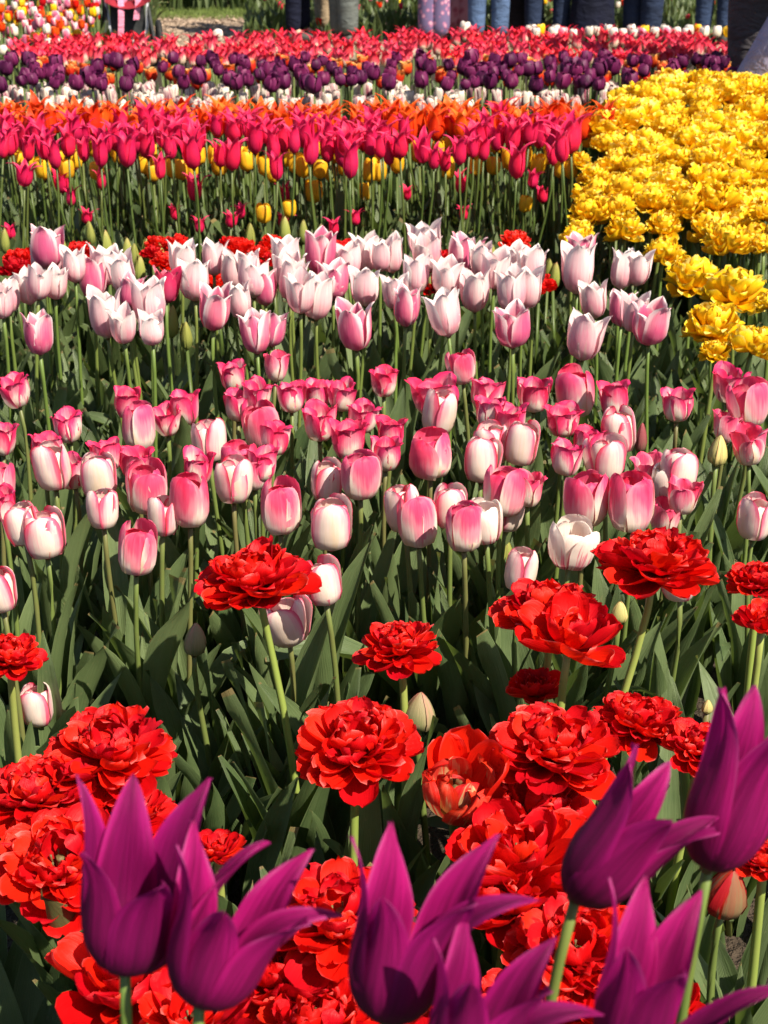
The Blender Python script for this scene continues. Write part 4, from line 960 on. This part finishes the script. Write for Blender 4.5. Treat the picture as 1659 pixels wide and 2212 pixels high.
# crouching visitor at the right edge, mostly outside the picture
def croucher():
    px = 1.285; root = obj('person', None, loc=(px, 5.4, 0), rot=(0, 0, 1.57))
    J = [((0, 0, .38), (.15, .12)), ((0, -.10, .56), (.13, .10)), ((0, -.20, .76), (.16, .11)), ((0, -.25, .86), .055), ((0, -.28, .95), (.07, .085)), ((0, -.28, 1.04), (.06, .075)),
         ((.17, -.20, .78), .05), ((.24, -.36, .60), .04), ((.16, -.52, .52), .03), ((.14, -.60, .52), (.035, .02)),
         ((-.17, -.20, .78), .05), ((-.24, -.36, .60), .04), ((-.16, -.52, .52), .03), ((-.14, -.60, .52), (.035, .02)),
         ((.12, -.18, .42), .08), ((.14, -.42, .46), .06), ((.12, -.16, .10), .04), ((.12, -.30, .03), (.04, .03)),
         ((-.12, -.18, .42), .08), ((-.14, -.42, .46), .06), ((-.12, -.16, .10), .04), ((-.12, -.30, .03), (.04, .03))]
    E = [(0, 1), (1, 2), (2, 3), (3, 4), (4, 5), (2, 6), (6, 7), (7, 8), (8, 9), (2, 10), (10, 11), (11, 12), (12, 13), (0, 14), (14, 15), (15, 16), (16, 17), (0, 18), (18, 19), (19, 20), (20, 21)]
    skinned('body', J, E, SKIN, root)
    T = [((0, 0, .36), (.18, .15)), ((0, -.10, .56), (.17, .13)), ((0, -.20, .76), (.19, .13)), ((0, -.24, .84), .075), ((.175, -.20, .78), .07), ((.245, -.36, .60), .058), ((.17, -.50, .53), .045), ((-.175, -.20, .78), .07), ((-.245, -.36, .60), .058), ((-.17, -.50, .53), .045)]
    skinned('shirt', T, [(0, 1), (1, 2), (2, 3), (2, 4), (4, 5), (5, 6), (2, 7), (7, 8), (8, 9)], lav, root)
    T = [((0, .02, .36), (.17, .14)), ((.12, -.18, .42), .10), ((.14, -.42, .45), .08), ((.12, -.18, .12), .06), ((-.12, -.18, .42), .10), ((-.14, -.42, .45), .08), ((-.12, -.18, .12), .06)]
    skinned('trousers', T, [(0, 1), (1, 2), (2, 3), (0, 4), (4, 5), (5, 6)], char, root)
    v, f = tube([(0, -.265, .98), (0, -.26, 1.04), (0, -.265, 1.09), (0, -.27, 1.12)], [.088, .092, .075, .02], 14)
    obj('hair', mesh('hair', v, f, HAIR), root)
    return tag(root, 'person in a pale lavender top crouching at the right edge', 'person', 'visitors beyond the tulip beds')
croucher()

# ================================================================== STROLLER
def stroller():
    depth = 10.2; px = (276 - 829.5) / FPX * depth
    root = obj('stroller', None, loc=(px, depth * 1.045, 0), rot=(0, 0, R(12)))
    metal = plain_mat('grey_frame', (0.42, 0.44, 0.46), .35, .08, 20, .5, .05, None, .3)
    dark = plain_mat('dark_fabric', (0.035, 0.038, 0.04), .8, .2, 40); rub = plain_mat('rubber', (0.012, 0.012, 0.012), .7, .2, 40)
    maroon = cloth('maroon_fabric', (0.16, 0.010, 0.018)); pk = cloth('pink_fabric', (0.58, 0.20, 0.30))
    U = [(-.13, -.10, .58)] + [(-.145 + .0 * i, -.12, .44 - .03 * i) for i in range(3)]
    loop = [(-.125, -.05, .62), (-.135, -.14, .40)]
    for i in range(13):
        a = math.pi + i / 12 * math.pi
        loop.append((.125 * math.cos(a), -.17, .24 + .10 * math.sin(a)))
    loop += [(.135, -.14, .40), (.125, -.05, .62), (.12, .12, .95)]
    loop = [(-.12, .12, .95)] + loop
    v, f = tube(loop, .013, 8); obj('frame', mesh('frame', v, f, metal), root)
    # basket panel within the loop
    V, F = [], []
    nx, nz = 9, 8
    for j in range(nz):
        z = .155 + .27 * j / (nz - 1)
        wz = .115 if z > .24 else .115 * math.sqrt(max(.05, 1 - ((.24 - z) / .10) ** 2))
        for i in range(nx):
            u = -1 + 2 * i / (nx - 1); V.append((u * wz, -.155 + .05 * (1 - u * u) , z))
    obj('basket', mesh('basket', V, grid_faces(nz, nx), dark), root)
    v, f = tube([(-.20, .10, .13), (.20, .10, .13)], .014, 8); obj('axle', mesh('axle', v, f, rub), root)
    for sx, yy, rr in ((-.22, .10, .13), (.22, .10, .13), (-.17, -.33, .09), (.17, -.33, .09)):
        V, F = [], []
        n, mN = 24, 8
        for i in range(n):
            a = 2 * math.pi * i / n
            for j in range(mN):
                b = 2 * math.pi * j / mN
                V.append((sx + .02 * math.sin(b), yy + (rr - .02 + .02 * math.cos(b)) * math.cos(a), rr + (rr - .02 + .02 * math.cos(b)) * math.sin(a)))
        for i in range(n):
            for j in range(mN): F.append((i * mN + j, i * mN + (j + 1) % mN, ((i + 1) % n) * mN + (j + 1) % mN, ((i + 1) % n) * mN + j))
        w = obj('wheel', mesh('wheel', V, F, rub), root)
        sv, sf = [], []
        for q in range(5):
            a = 2 * math.pi * q / 5
            v2, f2 = tube([(sx, yy, rr), (sx, yy + (rr - .02) * math.cos(a), rr + (rr - .02) * math.sin(a))], .006, 5)
            o_ = len(sv); sv += v2; sf += [tuple(i + o_ for i in t) for t in f2]
        obj('spokes', mesh('spokes', sv, sf, metal), w)
    for sx in (-.17, .17):
        v, f = tube([(sx, -.33, .09), (sx * .8, -.12, .40), (sx * .75, .02, .60), (sx * .72, .22, 1.0)], .012, 8); obj('side_bar', mesh('side_bar', v, f, dark), root)
        v, f = tube([(sx, .10, .13), (sx * .8, -.02, .45)], .012, 8); obj('rear_leg', mesh('rear_leg', v, f, dark), root)
    v, f = tube([(-.125, .22, 1.0), (-.10, .27, 1.02), (.10, .27, 1.02), (.125, .22, 1.0)], .016, 8); obj('handle', mesh('handle', v, f, rub), root)
    # seat shell and hood
    V, F = [], []
    prof = [(-.26, .36), (-.22, .40), (-.05, .40), (.04, .44), (.10, .62), (.15, .86)]
    for y, z in prof:
        for i in range(7):
            u = -1 + i / 3; V.append((u * .15, y - .05 * u * u, z + .05 * u * u))
    obj('seat', mesh('seat', V, grid_faces(len(prof), 7), maroon), root)
    V = []
    for j in range(6):
        a = R(10 + j * 22)
        for i in range(9):
            b = math.pi * i / 8; V.append((.17 * math.cos(b), .12 - .30 * math.cos(a) * math.sin(b) * .9, .78 + .26 * math.sin(b) * math.sin(a)))
    obj('hood', mesh('hood', V, grid_faces(6, 9), maroon), root)
    V = []
    for j in range(10):
        t = j / 9
        for i in range(12):
            u = -1 + 2 * i / 11
            V.append((-.03 + u * .08 + .01 * math.sin(5 * t), -.18 - .04 * math.sin(t * 2.2) + .015 * math.sin(9 * u + 3 * t), .56 - .20 * t * (.55 + .45 * math.cos(1.4 * u + .4))))
    obj('blanket', mesh('blanket', V, grid_faces(10, 12), pk), root)
    V = []
    for j in range(12):
        t = j / 11
        for i in range(3): V.append((-.055 + (i - 1) * .020 + .012 * math.sin(4 * t), -.25 - .01 * math.sin(3 * t + i), .60 - .50 * t))
    for nm, dx, zs in (('strap', 0, 1.0), ('strap', .115, .42)):
        vv = [(x + dx, y, .60 - (.60 - z) * zs - (.1 if dx else 0)) for x, y, z in V]
        obj(nm, mesh('strap', vv, grid_faces(12, 3), pk), root)
    return tag(root, 'stroller with maroon seat, dark basket and pink blanket by the mixed bed', 'stroller')
stroller()
